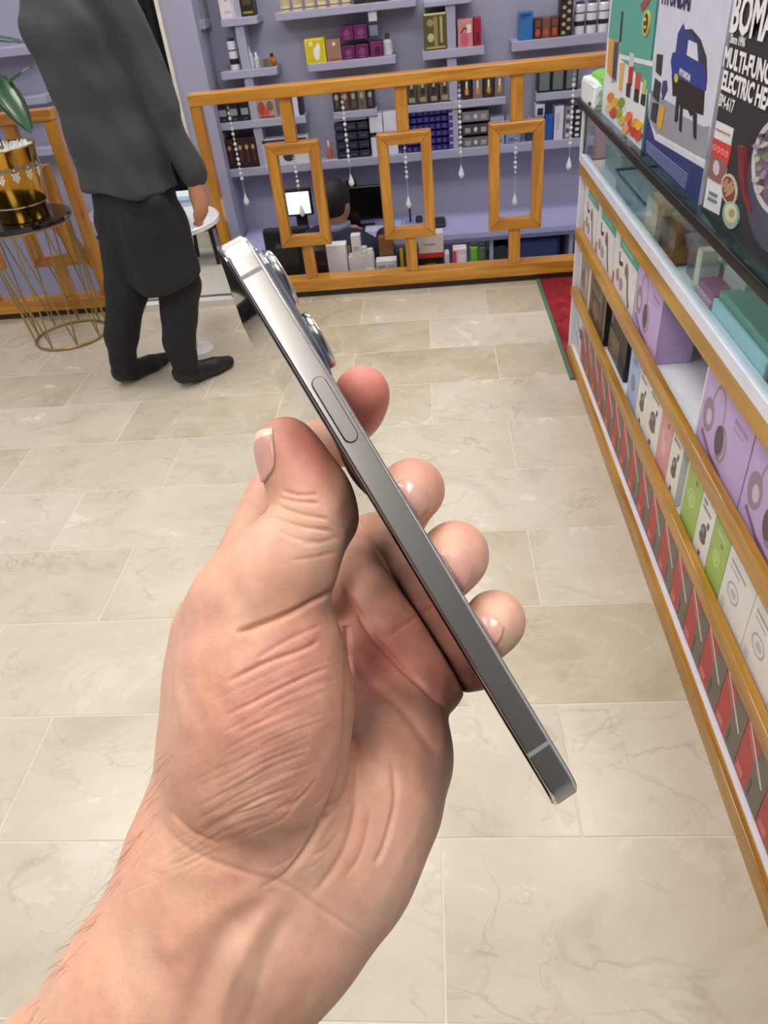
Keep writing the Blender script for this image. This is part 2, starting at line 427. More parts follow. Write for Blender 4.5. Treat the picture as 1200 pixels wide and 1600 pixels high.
# floor: grout bed plus single tiles
floor = build('floor', *(lambda g: (g.V, g.F))(G().box((-3.0, -1.6, -0.10), (1.6, YR + 0.03, -0.0009)).box((-0.99, YR + 0.03, -0.10), (1.6, YR + 0.30, -0.0035))), mat('grout', (212, 204, 188), 0.7), kind='structure')
mt = marble()
TW, TD, Y0 = 0.574, 0.2985, 0.7036 - 4 * 0.2985
tm = None; gp = 0.004
nrow = int((YR + 0.02 - Y0) / TD) + 1
for r in range(nrow):
    ya = Y0 + r * TD; yb = min(ya + TD, YR + 0.02)
    if yb - ya < 0.03: continue
    off = -0.93 if r % 2 == 0 else -1.19
    k0 = -4
    for k in range(k0, 6):
        xa = off + k * TW; xb = xa + TW
        lim = 0.505 if yb > 0 else 1.55
        xa = max(xa, -2.98); xb = min(xb, 0.478 if yb > 2.7 else 0.505)
        if xb - xa < 0.05: continue
        w, d = xb - xa, yb - ya; full = abs(w - TW) < 1e-4 and abs(d - TD) < 1e-4
        if full and tm is not None:
            o = bpy.data.objects.new('tile', tm); COL.objects.link(o)
        else:
            g = G(); a, c, z, t = w / 2 - gp / 2, d / 2 - gp / 2, 0.0, 0.0006
            V = [(-a, -c, -.01), (a, -c, -.01), (a, c, -.01), (-a, c, -.01), (-a, -c, -t), (a, -c, -t), (a, c, -t), (-a, c, -t), (-a + t, -c + t, 0), (a - t, -c + t, 0), (a - t, c - t, 0), (-a + t, c - t, 0)]
            F = [(8, 9, 10, 11)] + [(i, (i + 1) % 4, (i + 1) % 4 + 4, i + 4) for i in range(4)] + [(i + 4, (i + 1) % 4 + 4, (i + 1) % 4 + 8, i + 8) for i in range(4)]
            me = bpy.data.meshes.new('tile'); me.from_pydata(V, [], F); me.materials.append(mt); me.update()
            if full: tm = me
            o = bpy.data.objects.new('tile', me); COL.objects.link(o)
        o.parent = floor; o.location = (np.array([(xa + xb) / 2, (ya + yb) / 2, 0.0]) - ORG['floor']).tolist()
G().box((-0.99, YR + 0.02, -0.01), (0.478, YR + 0.30, 0.001)).out('trim_1', lav, kind='structure')
# sunken bay behind the railing, its floor and walls
build('floor_sunken', *(lambda g: (g.V, g.F))(G().box((-3.0, YR + 0.03, -0.86), (1.6, YW + 0.2, -0.8))), mat('bay_floor', (150, 146, 150), 0.5, var=.1), kind='structure')
XL = -1.30        # left end of the shop wall
G().box((XL, YW, -0.8), (1.6, YW + 0.1, CEIL)).out('wall_back', lav, kind='structure')
G().box((XL - 0.005, YW - 0.22, -0.8), (XL + 0.16, YW + 0.11, CEIL)).out('trim_2', lav, kind='structure')
G().box((XL - 0.02, YW - 0.235, -0.8), (XL - 0.003, YW + 0.11, CEIL)).out('trim_3', cream, kind='structure')
G().box((-3.1, -1.7, -0.1), (1.7, -1.6, CEIL)).out('wall_front_unseen', mat('front_dark', (70, 68, 70), 0.6), kind='structure')  # unseen wall added dark to dim the phone's lower reflection and block world light
G().box((1.6, -1.6, -0.86), (1.7, YW + 0.2, CEIL)).out('wall_right', mat('wall_grey', (205, 203, 210), 0.6), kind='structure')
G().box((-3.1, -1.6, -0.86), (-3.0, YW + 2.2, CEIL)).out('wall_left', mat('wall_left_paint', (190, 186, 204), 0.6), kind='structure')
G().box((-3.1, -1.7, CEIL), (1.7, YW + 2.2, CEIL + 0.1)).out('ceiling', mat('ceiling_white', (228, 227, 228), 0.8), kind='structure')
G().box((-3.0, YR + 1.09, -0.8), (-2.05, YW + 0.1, CEIL)).out('wall_back_left', lav, kind='structure')
# passage floor beyond the opening, white sill in line with the railing
G().box((-1.62, YR + 0.09, -0.10), (-1.0, YW + 2.0, 0.012)).out('floor_passage', mat('passage_stone', (204, 202, 190), 0.45, var=0.10, scale=60, bump=.1), kind='structure')
G().box((-1.62, YR - 0.03, -0.05), (-1.0, YR + 0.02, 0.03)).out('trim_4', mat('sill_white', (224, 222, 218), 0.4), kind='structure')
G().box((-1.62, YR + 0.02, -0.05), (-1.0, YR + 0.09, 0.016)).out('trim_5', mat('sill_dark', (92, 90, 90), 0.5), kind='structure')
G().box((-2.05, YW + 1.6, -0.1), (XL, YW + 1.7, CEIL)).out('wall_passage', mat('passage_wall', (222, 218, 206), 0.6), kind='structure')
# dark curtain edge beside the white pilaster and a lit shop window past it
g = G(); n = 26
for i in range(n):
    x0 = -1.60 + 0.28 * i / n; x1 = -1.60 + 0.28 * (i + 1) / n
    ya = YW + 0.16 + 0.02 * math.sin(i * 1.5); yb = YW + 0.16 + 0.02 * math.sin((i + 1) * 1.5)
    g.hexa([(x0, ya, .02), (x1, yb, .02), (x1, yb + .01, .02), (x0, ya + .01, .02), (x0, ya, 2.2), (x1, yb, 2.2), (x1, yb + .01, 2.2), (x0, ya + .01, 2.2)])
g.out('curtain', mat('black_cloth', (24, 25, 30), 0.9), smooth=True, label='black curtain hanging beside the pale pilaster behind the standing man', cat='curtain')
w = empty('display_window', (-1.75, YW + 1.5, 0.9), 'bright glazed display cabinet seen past the standing man\'s shoulder', 'cabinet')
G().box((-2.0, YW + 1.45, 0.5), (-1.45, YW + 1.58, 1.5)).out('cabinet_back', mat('window_pale', (196, 214, 216), 0.5, var=.2, scale=14), w)
g = G()
for z in (0.5, 0.8, 1.1, 1.4): g.box((-2.0, YW + 1.25, z), (-1.45, YW + 1.45, z + 0.02))
for x in (-2.0, -1.46): g.box((x, YW + 1.25, 0.5), (x + 0.02, YW + 1.27, 1.5))
g.out('cabinet_frame', mat('steel', (150, 155, 158), 0.3, 0.8), w)

# ceiling lights
lm = mat('lamp_diffuser', (255, 253, 250), emis=(255, 250, 243), es=LIGHT_E)
fm = mat('lamp_frame', (235, 235, 235), 0.4)
src = None
LPOS = ['over the floor left of the hand', 'above the hand', 'above the near end of the glass counter', 'over the floor near the gold planter', 'over the middle of the floor', 'above the middle of the glass counter', 'above the passage behind the man', 'above the desk in the sunken bay', 'behind the photographer']
for i, (x, y) in enumerate(LIGHTS):
    L_ = empty('ceiling_light', (x, y, CEIL - 0.03), 'white ceiling light panel ' + LPOS[i], 'lamp', 'ceiling panels overhead')
    if src is None:
        a = G().box((x - .3, y - .3, CEIL - .025), (x + .3, y + .3, CEIL - .004)).out('diffuser', lm, L_)
        g = G()
        for q in (((-.32, -.32), (.32, -.3)), ((-.32, .3), (.32, .32)), ((-.32, -.3), (-.3, .3)), ((.3, -.3), (.32, .3))):
            g.box((x + q[0][0], y + q[0][1], CEIL - .03), (x + q[1][0], y + q[1][1], CEIL))
        b = g.out('frame', fm, L_); src = (a, b)
    else:
        for s_ in src:
            c = s_.copy(); COL.objects.link(c); c.parent = L_

# ------------------------------------------------------------------ wooden railing
def railing(xa, xb, centres, label, extra=None):
    r = empty('wooden_railing', ((xa + xb) / 2, YR + 0.03, 0.0), label, 'railing')
    yf, yb = YR, YR + 0.055
    G().box((xa, yf - .012, 0.03), (xb, yb + .02, 0.088)).out('bottom_beam', pineH, r, bevel=.004)
    G().box((xa, yf + .004, 0.0), (xb, yb, 0.03)).out('base_strip', mat('dark_base', (52, 40, 32), 0.5), r)
    G().box((xa, yf - .008, 0.862), (xb, yb + .012, 0.908)).out('top_rail', pineH, r, bevel=.005)
    for c in centres:
        for z0, z1 in ((0.088, 0.245), (0.69, 0.862)):
            G().box((c - .026, yf + .004, z0), (c + .026, yf + .05, z1)).out('post', pineV, r, bevel=.003)
        x0, x1, z0, z1, t = c - .118, c + .118, 0.245, 0.69, 0.047
        fr = empty('frame', (c, yf, z0), None, None); fr.parent = r; fr.location = (np.array([c, yf, z0]) - ORG[r.name]).tolist()
        Yf, Yb = yf - .004, yf + .05
        def mitre(p, m_):
            g = G(); g.hexa([(p[0][0], Yf, p[0][1]), (p[1][0], Yf, p[1][1]), (p[1][0], Yb, p[1][1]), (p[0][0], Yb, p[0][1]), (p[3][0], Yf, p[3][1]), (p[2][0], Yf, p[2][1]), (p[2][0], Yb, p[2][1]), (p[3][0], Yb, p[3][1])])
            fixn(g.out('frame_bar', m_, fr, bevel=.0035))
        e = .0006
        mitre([(x0, z0), (x1, z0), (x1 - t, z0 + t - e), (x0 + t, z0 + t - e)], pineH)
        mitre([(x0 + t, z1 - t + e), (x1 - t, z1 - t + e), (x1, z1), (x0, z1)], pineH)
        mitre([(x0, z0 + e), (x0 + t, z0 + t), (x0 + t, z1 - t), (x0, z1 - e)], pineV)
        mitre([(x1 - t, z0 + t), (x1, z0 + e), (x1, z1 - e), (x1 - t, z1 - t)], pineV)
    return r
XE = 1.58
R1 = railing(-1.013, XE, [-0.605, -0.116, 0.365], 'orange pine railing with three picture-frame openings across the sunken sales bay')
for x0, x1 in ((-1.013, -0.968),):
    G().box((x0, YR - .004, 0.088), (x1, YR + .052, 0.862)).out('end_post', pineV, R1, bevel=.003)
R2 = railing(-2.95, -1.62, [-2.23, -1.835], 'orange pine railing with framed openings behind the gold planter')
G().box((-1.665, YR - .004, 0.088), (-1.62, YR + .052, 0.862)).out('end_post', pineV, R2, bevel=.003)
G().bar((-1.80, YR + .03, .45), (-1.64, YR + .03, .20), .03, .045).out('brace', pineV, R2)
# red carpet with its green binding
cp = empty('carpet', (0.7, 3.08, 0), 'dark red patterned carpet strip between the railing and the glass counter', 'carpet')
G().box((0.484, 2.45, -.003), (1.55, YR + .0, 0.004)).out('pile', mat('red_carpet', (140, 24, 34), 0.95, var=.5, scale=16, bump=.6, bscale=300), cp)
G().box((0.470, 2.45, -.003), (0.484, YR + .0, 0.006)).out('binding', mat('green_binding', (70, 120, 96), 0.8), cp)

# hanging glass bead strings on the railing
bead = mat('crystal', (238, 242, 248), 0.08, trans=0.25, spec=1.0)
def beads(px_, y_end, lab, n=18, z0=0.862):
    p = at_y(px_[0], px_[1], YR + .028); e = at_y(px_[2], px_[3], YR + .028)
    x = (p[0] + e[0]) / 2; z1 = e[2]
    r = empty('bead_string', (x, YR + .028, z0), lab, 'decoration', 'crystal bead strings hanging in the railing')
    g = G(); L_ = z0 - z1
    g.tube([(x, YR + .028, z0), (x, YR + .028, z1)], .0008, 4)
    k = int(L_ * 0.72 / .019)
    for i in range(k):
        z = z0 - .02 - i * (L_ * .74 / k); q = .0075 if i % 3 else .005
        g.lathe([(q * .3, -q), (q, -q * .3), (q, q * .3), (q * .3, q)], (x, YR + .028, z), 6)
    fixn(g.out('beads', bead, r))
    g = G().lathe([(.001, .045), (.004, .035), (.012, .012), (.0125, .004), (.007, -.006), (.001, -.01)], (x, YR + .028, z1), 8)
    fixn(g.out('pendant', bead, r))
for i, (a, b) in enumerate((((355, 160, 385, 318), 'left of the first frame'), ((455, 230, 474, 335), 'inside the first frame'), ((532, 140, 550, 288), 'between the first and second frames'),
                            ((630, 230, 641, 322), 'inside the second frame'), ((716, 128, 722, 275), 'between the second and third frames'), ((803, 210, 807, 318), 'inside the third frame'), ((893, 110, 893, 262), 'right of the third frame'))):
    beads(a, 0, 'string of clear glass beads with a drop pendant hanging ' + b)
# ================================================================== glass counter on the right
XC = 0.489; YN, YF = 0.20, 2.655; XB = 0.96
case = empty('glass_counter', (0.72, 1.4, 0), 'white shop counter with orange wooden shelf edges and a glass display top', 'counter')
YN = -0.30
T = [(0.0, 0.047), (0.243, 0.280), (0.452, 0.490), (0.664, 0.704)]
for a, b in T: G().box((XC, YN, a), (XC + .018, YF, b)).out('shelf_edge', pineD, case, bevel=.002)
for z in (0.047, 0.262, 0.472): G().box((XC + .018, YN, z - .018), (XB, YF, z)).out('shelf', white, case)
G().box((XC + .018, YN, .69), (XB, YF, .706)).out('display_floor', white, case)
G().box((XB, YN, 0), (XB + .016, YF, .87)).out('back_panel', white, case)
G().box((XC + .004, YF - .016, 0.047), (XB, YF, .706)).out('end_panel', white, case)
for y in (0.05, 1.31):
    G().box((XC + .03, y, 0.262), (XB, y + .014, .69)).out('divider', white, case)
alu = mat('white_aluminium', (224, 230, 246), 0.25, 0.1)
G().box((XC - .002, YN, .704), (XC + .02, YF, .732)).out('window_frame', alu, case, bevel=.002)
G().box((XC - .002, YF - .026, .732), (XC + .02, YF, .868)).out('window_frame', alu, case, bevel=.002)
G().box((XC + .004, YF - .036, .732), (XC + .012, YF - .026, .868)).out('rubber_seal', mat('seal', (60, 70, 80), .5), case)
def glassmat(name, tint, refl=0.08, al=1.0):
    m = bpy.data.materials.new(name); m.use_nodes = True; nt = m.node_tree; nt.nodes.clear(); L = nt.links
    o = nt.nodes.new('ShaderNodeOutputMaterial'); t = nt.nodes.new('ShaderNodeBsdfTransparent'); t.inputs[0].default_value = tint
    gl = nt.nodes.new('ShaderNodeBsdfGlossy'); gl.inputs['Roughness'].default_value = 0.03
    fr = nt.nodes.new('ShaderNodeFresnel'); fr.inputs[0].default_value = 1.33; ge = nt.nodes.new('ShaderNodeNewGeometry'); lw = nt.nodes.new('ShaderNodeMath'); lw.operation = 'MULTIPLY'
    iv = nt.nodes.new('ShaderNodeMath'); iv.operation = 'SUBTRACT'; iv.inputs[0].default_value = 1; L.new(ge.outputs['Backfacing'], iv.inputs[1]); L.new(fr.outputs[0], lw.inputs[0]); L.new(iv.outputs[0], lw.inputs[1])
    mx = nt.nodes.new('ShaderNodeMixShader'); L.new(lw.outputs[0], mx.inputs[0]); L.new(t.outputs[0], mx.inputs[1]); L.new(gl.outputs[0], mx.inputs[2]); L.new(mx.outputs[0], o.inputs[0])
    return m
pane = glassmat('pane_glass', (0.90, 0.95, 0.94, 1))
G().box((XC + .006, YN, .732), (XC + .010, YF - .026, .868)).out('front_pane', pane, case, label='clear front glass pane')
G().box((XC - .006, YN, .868), (XB + .016, YF + .02, .880)).out('top_pane', glassmat('top_glass', (0.80, 0.90, 0.87, 1)), case, label='clear glass counter top')
dk = mat('dark_glass_edge', (10, 20, 20), 0.3, spec=.25)
G().box((XC - .014, YN, .864), (XC - .004, YF + .022, .884)).out('glass_edge', dk, case, bevel=.003)
G().box((XC - .014, YF + .018, .864), (XB, YF + .030, .884)).out('glass_edge', dk, case, bevel=.003)
# near stock bottom white lip in the lowest row
G().box((XC + .012, YN, .047), (XC + .03, YF, .051)).out('shelf_lip', white, case)

def carton(name, x0, ya, yb, z0, z1, dep, side, label, cat='box', group=None, front=None):
    """box whose printed face looks toward -X; ya far, yb near"""
    r = empty(name, (x0 + dep / 2, (ya + yb) / 2, z0), label, cat, group)
    G().box((x0, yb, z0), (x0 + dep, ya, z1)).out('carton', side, r, bevel=.0008)
    F = Face((x0 - .0002, ya, z0), (0, yb - ya, 0), (0, 0, z1 - z0), (-1, 0, 0))
    if front: front(F, r)
    F.done(r)
    return r
# row 1: red and grey-brown cartons
red = card((178, 66, 62)); gry = card((112, 104, 94)); cwh = card((214, 206, 200))
def red_front(F, r):
    F.rect(0.0, 0, .5, 1, red); F.rect(.5, 0, 1, 1, gry)
    F.ring(.62, .82, .2, .1, .2, card((150, 60, 56)), 0, 300, 10)
    F.line([(.06, .80), (.88, .42)], .006, cwh)
    F.line([(.10, .70), (.5, .52)], .003, card((170, 150, 140)))
    F.rect(.08, .06, .34, .16, card((196, 120, 112))); F.rect(.55, .05, .62, .3, card((90, 84, 78)))
Yc = 2.50
carton('accessory_box', XC + .022, 2.63, 2.50, .057, .215, .09, card((190, 205, 215)), 'pale blue and white box with dark ticks at the counter\'s far bottom corner',
       front=lambda F, r: (F.rect(0, 0, 1, 1, card((196, 206, 212))), F.line([(.2, .8), (.5, .55), (.8, .6)], .008, card((60, 90, 120))), F.line([(.2, .4), (.6, .2)], .008, card((60, 90, 120))), F.rect(.7, .45, 1, .7, card((40, 90, 140)))))
i = 0
while Yc > 0.22:
    w_ = 0.1125; hgt = .178
    carton('charger_box', XC + .022, Yc, Yc - w_ + .0015, .057, .057 + hgt, .15, card((150, 40, 42)), '%s red and grey-brown carton from the far end of the counter\'s bottom row' % ORDW[i], 'box', 'red and grey cartons in the bottom row', red_front)
    Yc -= w_; i += 1
# row 2
def earbud(F, c):
    F.ell(.5, .50, .20, .12, card(c)); F.ell(.45, .5, .10, .06, card(tuple(min(255, v + 50) for v in c))); F.line([(.66, .62), (.72, .72)], .011, card(c)); F.ell(.5, .40, .22, .08, card(c))
def f_white(F, r):
    F.rect(0, 0, 1, 1, card((222, 222, 218))); F.rect(.15, .80, .75, .86, card((150, 150, 148))); F.rect(.15, .9, .4, .94, card((110, 90, 120))); earbud(F, (92, 90, 86)); F.rect(.42, .1, .56, .17, card((96, 84, 92)))
def f_pink(F, r):
    F.rect(0, 0, 1, 1, card((206, 152, 150))); F.ell(.5, .45, .2, .12, card((220, 176, 170))); F.rect(.3, .5, .4, .7, card((226, 188, 180))); F.rect(.55, .8, .7, .86, card((150, 90, 100)))
def f_green(F, r):
    F.rect(0, 0, 1, 1, card((156, 186, 96))); F.ring(.45, .5, .22, .12, .25, card((190, 210, 130))); F.ell(.45, .5, .1, .07, card((184, 206, 122))); F.rect(.2, .86, .8, .9, card((190, 200, 170))); F.rect(.55, .74, .68, .79, card((110, 120, 80)))
def f_blue(F, r):
    F.rect(0, 0, 1, 1, card((160, 180, 216))); F.ell(.5, .45, .22, .14, card((120, 136, 168))); F.rect(.3, .75, .7, .85, card((120, 140, 170)))
def f_sketch(F, r):
    F.rect(0, 0, 1, 1, card((226, 224, 222))); F.ring(.4, .5, .22, .14, .2, card((176, 172, 170))); F.ell(.42, .5, .1, .06, card((190, 186, 182))); F.rect(.12, .84, .7, .88, card((170, 160, 156))); F.rect(.12, .76, .5, .79, card((186, 180, 178))); F.rect(.1, .12, .24, .26, card((200, 200, 200)))
z2 = .263
carton('photo_box', XC + .022, 2.62, 2.43, z2, z2 + .165, .06, card((226, 226, 226)), 'white-edged box with a grey photo at the far end of the counter\'s second row',
       front=lambda F, r: (F.rect(0, 0, 1, 1, card((228, 228, 226))), F.rect(.08, .08, .92, .92, card((150, 140, 130))), F.ell(.4, .5, .2, .2, card((110, 98, 88))), F.ell(.65, .6, .12, .2, card((176, 166, 152)))))
def f_dark(F, r):
    F.rect(0, 0, 1, 1, card((112, 102, 88))); F.rect(.10, .12, .72, .62, card((52, 42, 34))); F.ell(.42, .34, .2, .18, card((116, 84, 66))); F.rect(.76, .1, .93, .9, card((24, 24, 30))); F.rect(.12, .7, .6, .86, card((86, 78, 66)))
carton('watch_box', XC + .022, 2.42, 2.17, z2, z2 + .175, .07, card((26, 26, 32)), 'dark brown picture box next to the white-edged photo box, second row', front=f_dark)
def f_dark2(F, r):
    F.rect(0, 0, 1, 1, card((28, 28, 36))); F.rect(0.0, 0, .62, .5, card((106, 96, 80))); F.ell(.3, .22, .18, .12, card((130, 106, 84))); F.rect(.66, .1, .9, .2, card((70, 72, 84))); F.rect(.1, .62, .18, .9, card((120, 120, 130)))
carton('watch_box', XC + .035, 2.155, 1.93, z2, z2 + .16, .06, card((24, 24, 32)), 'black-sided brown box standing before the gap in the second row', front=f_dark2)
items2 = [(1.835, .105, f_blue, (176, 198, 238), 'pale blue accessory box at the left of the white boxes in the second row', .175),
          (1.728, .092, f_white, (228, 230, 232), 'white earphone box beside the pale blue box in the second row', .165),
          (1.634, .118, f_white, (228, 230, 232), 'white earphone box just before the pink one in the second row', .175),
          (1.514, .092, f_pink, (206, 150, 148), 'pink accessory box in the counter\'s second row', .170),
          (1.420, .078, f_white, (228, 230, 232), 'white earphone box between the pink and the green box', .172),
          (1.296, .095, f_green, (120, 196, 40), 'lime green accessory box before the white one, second row', .180),
          (1.199, .080, f_white, (228, 230, 232), 'white earphone box between two lime green boxes', .150),
          (1.117, .082, f_green, (120, 206, 50), 'lime green accessory box followed by the sketch-printed white boxes', .150),
          (1.033, .125, f_sketch, (226, 228, 232), 'white box with faint grey drawing beside the lime green one', .150),
          (.906, .125, f_sketch, (226, 228, 232), 'second white box with faint grey drawing in the second row', .150),
          (.779, .125, f_sketch, (226, 228, 232), 'third white box with faint grey drawing in the second row', .150),
          (.652, .125, f_sketch, (226, 228, 232), 'nearest white box with faint grey drawing in the second row', .150)]
for y, w_, fn, sd, lb, hg in items2: carton('earphone_box', XC + .022, y, y - w_, z2, z2 + hg, .10, card(sd), lb, front=fn)
# row 3
z3 = .473
def f_tool(F, r):
    F.rect(0, 0, 1, 1, card((216, 216, 220))); F.rect(.22, .80, 1, 1, card((92, 172, 148))); F.rect(.3, .86, .8, .91, card((130, 196, 176)))
    F.line([(.25, .72), (.28, .55), (.42, .60)], .012, card((60, 58, 58))); F.line([(.58, .70), (.66, .5), (.72, .28), (.8, .12)], .014, card((84, 70, 56))); F.ell(.6, .58, .08, .1, card((120, 104, 84)))
    F.ell(.25, .34, .07, .1, card((140, 138, 128))); F.ell(.42, .28, .08, .1, card((152, 146, 132))); F.rect(.04, .1, .10, .3, card((190, 60, 60))); F.rect(0, .02, .2, .06, card((200, 90, 90)))
for i, (y, w_, lb) in enumerate(((2.62, .215, 'white and teal kitchen tool box at the far end of the third row'), (2.40, .255, 'middle white and teal kitchen tool box of the third row'), (2.14, .27, 'white and teal kitchen tool box touching the lilac headphone box'))):
    carton('kitchen_tool_box', XC + .022, y, y - w_, z3, z3 + .172, .2, card((222, 224, 230)), lb, front=f_tool)
lil = card((188, 166, 216))
def f_phones(F, r):
    g1, g2, g3 = card((150, 126, 148)), card((84, 70, 78)), card((196, 184, 206))
    F.rect(0, 0, 1, 1, lil)
    F.ring(.34, .60, .14, .30, .16, g1, -10, 190, 16)
    F.ell(.17, .45, .12, .19, g1); F.ell(.19, .44, .055, .09, g3); F.ell(.50, .36, .115, .20, g1); F.ell(.46, .37, .085, .165, g2); F.ring(.49, .36, .10, .18, .14, g3, -60, 60)
    F.rect(.66, .74, .90, .78, card((160, 138, 180))); F.rect(.66, .67, .84, .695, card((164, 142, 184)))
    F.line([(.1, .22), (.34, .10), (.6, .07)], .008, card((120, 92, 118))); F.rect(.42, .05, .62, .085, card((150, 110, 140)))
for y, w_, dx, lb in ((1.865, .235, .0, 'lilac box with a headphone picture beside the kitchen tool boxes'), (1.295, .245, .0, 'lilac headphone box just past the gap in the third row'), (1.045, .245, .0, 'lilac headphone box second past the gap in the third row'), (.795, .245, .0, 'nearest lilac headphone box in the third row')):
    carton('headphone_box', XC + .022 + dx, y, y - w_, z3, z3 + .186, .085, lil, lb, front=f_phones)

# boxes standing on the glass top
ZT = .8805
XT = .507
V_, U_, N_ = (0, 0, 1), (0, -1, 0), (-1, 0, 0)
def X(p, e=0): q = at_x(p[0], p[1], XT); return q
class PFace(Face):      # the same kind of print, laid out with photograph coordinates on the plane x = XT
    def __init__(s):
        super().__init__((XT - .0002, 0, 0), (0, -1, 0), (0, 0, 1), (-1, 0, 0))
    def pp(s, pts, m): return s.poly([(-at_x(a, b, XT)[1], at_x(a, b, XT)[2]) for a, b in pts], m)
    def pe(s, x, y, a, b, m, rot=0, n=18): return s.pp([(x + a * math.cos(2 * math.pi * i / n) * math.cos(rot) - b * math.sin(2 * math.pi * i / n) * math.sin(rot), y + a * math.cos(2 * math.pi * i / n) * math.sin(rot) + b * math.sin(2 * math.pi * i / n) * math.cos(rot)) for i in range(n)], m)
# blender box
b1 = empty('blender_box', (XT + .1, 2.15, ZT), 'teal and white box printed with hand blenders and fruit on the glass top', 'box')
G().box((XT, 1.962, ZT), (XT + .2, 2.452, ZT + .36)).out('carton', card((92, 170, 158)), b1, bevel=.001)
F = PFace(); teal = card((88, 164, 150)); wt = card((214, 222, 226))
zt_ = ZT + .36
F.poly([(-2.452, ZT), (-1.962, ZT), (-1.962, zt_), (-2.452, zt_)], wt)
F.poly([(-2.44, 1.07), (-2.34, 1.04), (-1.962, 1.02), (-1.962, zt_), (-2.40, zt_), (-2.43, 1.16)], teal)
F.pp([(972, 86), (976, 80), (1021, 95), (1018, 148), (976, 90)], card((82, 158, 144)))
F.pp([(968, 84), (1021, 96), (1020, 104), (968, 91)], wt)
F.pp([(952, 60), (963, 62), (962, 100), (955, 122), (949, 112)], card((214, 150, 60)))
for pts, c in (([(960, 62), (968, 60), (968, 76), (964, 128), (956, 130), (957, 90)], (150, 150, 156)), ([(972, 18), (975, 18), (971, 66), (968, 66)], (44, 46, 50)), ([(961, 66), (968, 66), (963, 126), (957, 122)], (70, 66, 66)),
               ([(969, 98), (977, 98), (973, 142), (968, 142)], (214, 170, 90)), ([(985, 82), (992, 84), (986, 152), (979, 152)], (196, 200, 204)), ([(984, 104), (991, 104), (988, 134), (982, 130)], (176, 50, 44)), ([(980, 130), (988, 130), (985, 153), (979, 150)], (40, 38, 40)),
               ([(995, 112), (1003, 114), (998, 160), (991, 158)], (190, 80, 76)), ([(993, 138), (1000, 140), (998, 161), (991, 157)], (38, 38, 42)), ([(1007, 124), (1013, 126), (1009, 150), (1004, 148)], (170, 190, 110)), ([(1004, 146), (1010, 148), (1008, 166), (1002, 162)], (34, 38, 40)),
               ([(1004, 18), (1011, 10), (1022, -6), (1010, -4), (1002, 8)], (150, 84, 62))): F.pp(pts, card(c))
for x, y, c in ((955, 152, (220, 120, 60)), (953, 168, (224, 190, 120)), (962, 160, (206, 170, 70)), (968, 176, (150, 170, 60)), (972, 160, (120, 150, 60)), (973, 188, (200, 190, 80)), (984, 182, (226, 120, 60)), (985, 196, (204, 70, 50)), (994, 192, (220, 150, 70)), (1000, 196, (226, 190, 60)), (999, 212, (210, 80, 60)), (992, 206, (214, 60, 48)), (960, 176, (196, 80, 50)), (979, 202, (230, 170, 110))): F.pe(x, y, 5, 8, card(c), .3)
F.pe(1012, 36, 5, 20, card((214, 196, 80)), .1); F.pe(1012, 36, 3.6, 16, card((60, 40, 36)), .1); F.pe(1011, 30, 2, 3, card((214, 196, 80)), .1); F.pe(1011, 42, 2, 3, card((214, 196, 80)), .1)
F.done(b1)
# jigsaw box
b2 = empty('jigsaw_box', (XT + .1, 1.7, ZT), 'white and blue power tool box with a jigsaw picture on the glass top', 'box')
G().box((XT, 1.492, ZT), (XT + .2, 1.945, ZT + .34)).out('carton', card((206, 210, 228)), b2, bevel=.002)
F = PFace(); bl = card((36, 52, 112)); dk_ = card((30, 30, 36)); nv = card((44, 60, 128))
F.poly([(-1.945, ZT), (-1.492, ZT), (-1.492, ZT + .34), (-1.945, ZT + .34)], card((206, 208, 226)))
F.poly([(-1.944, ZT), (-1.494, ZT), (-1.494, .945), (-1.85, .925), (-1.93, .96), (-1.944, 1.0)], bl)
F.pp([(1013, 182), (1018, 140), (1036, 154), (1056, 165), (1062, 178), (1100, 198), (1110, 197), (1104, 250), (1028, 212)], card((148, 148, 160)))
F.pp([(1026, 211), (1029, 209), (1102, 250), (1101, 254)], wt)
F.pp([(1060, 52), (1069, 36), (1071, 46), (1078, 46), (1093, 60), (1104, 86), (1106, 120), (1104, 142), (1050, 122), (1052, 98), (1056, 84)], nv)
F.pp([(1077, 62), (1090, 68), (1092, 96), (1074, 86)], card((214, 214, 228)))
F.pp([(1071, 46), (1082, 45), (1096, 62), (1105, 90), (1106, 128), (1098, 110), (1093, 74), (1084, 54)], card((52, 46, 56)))
F.pp([(1052, 82), (1062, 80), (1103, 104), (1104, 142), (1052, 122), (1049, 96)], card((34, 58, 140)))
F.pp([(1051, 118), (1062, 122), (1102, 142), (1100, 180), (1088, 176), (1080, 182), (1076, 172), (1064, 168), (1060, 150), (1052, 150)], card((34, 28, 30)))
F.pp([(1058, 150), (1063, 150), (1060, 190), (1055, 190)], dk_); F.pp([(1064, 166), (1068, 166), (1066, 206), (1062, 204)], dk_); F.pp([(1084, 176), (1090, 178), (1089, 218), (1085, 214)], dk_)
F.pe(1058, 122, 3, 7, card((196, 190, 70)))
for pts, c in (([(1028, 84), (1037, 86), (1034, 119), (1026, 112)], (46, 46, 50)), ([(1025, 122), (1034, 130), (1030, 160), (1021, 150)], (44, 48, 60)), ([(1021, 160), (1030, 162), (1026, 193), (1018, 186)], (40, 52, 62)), ([(1033, 163), (1041, 168), (1034, 205), (1028, 192)], (204, 160, 60)), ([(1038, 126), (1043, 126), (1044, 140), (1037, 156), (1035, 140)], (44, 60, 120))): F.pp(pts, card(c))
for k in range(6): F.pp([(1011 + k * 0.2, 219 + k * 3.3), (1076 - k * .8, 272 + k * 4.2), (1076 - k * .8, 273.6 + k * 4.2), (1011 + k * 0.2, 220.4 + k * 3.3)], card((120, 128, 168)))
F.done(b2)
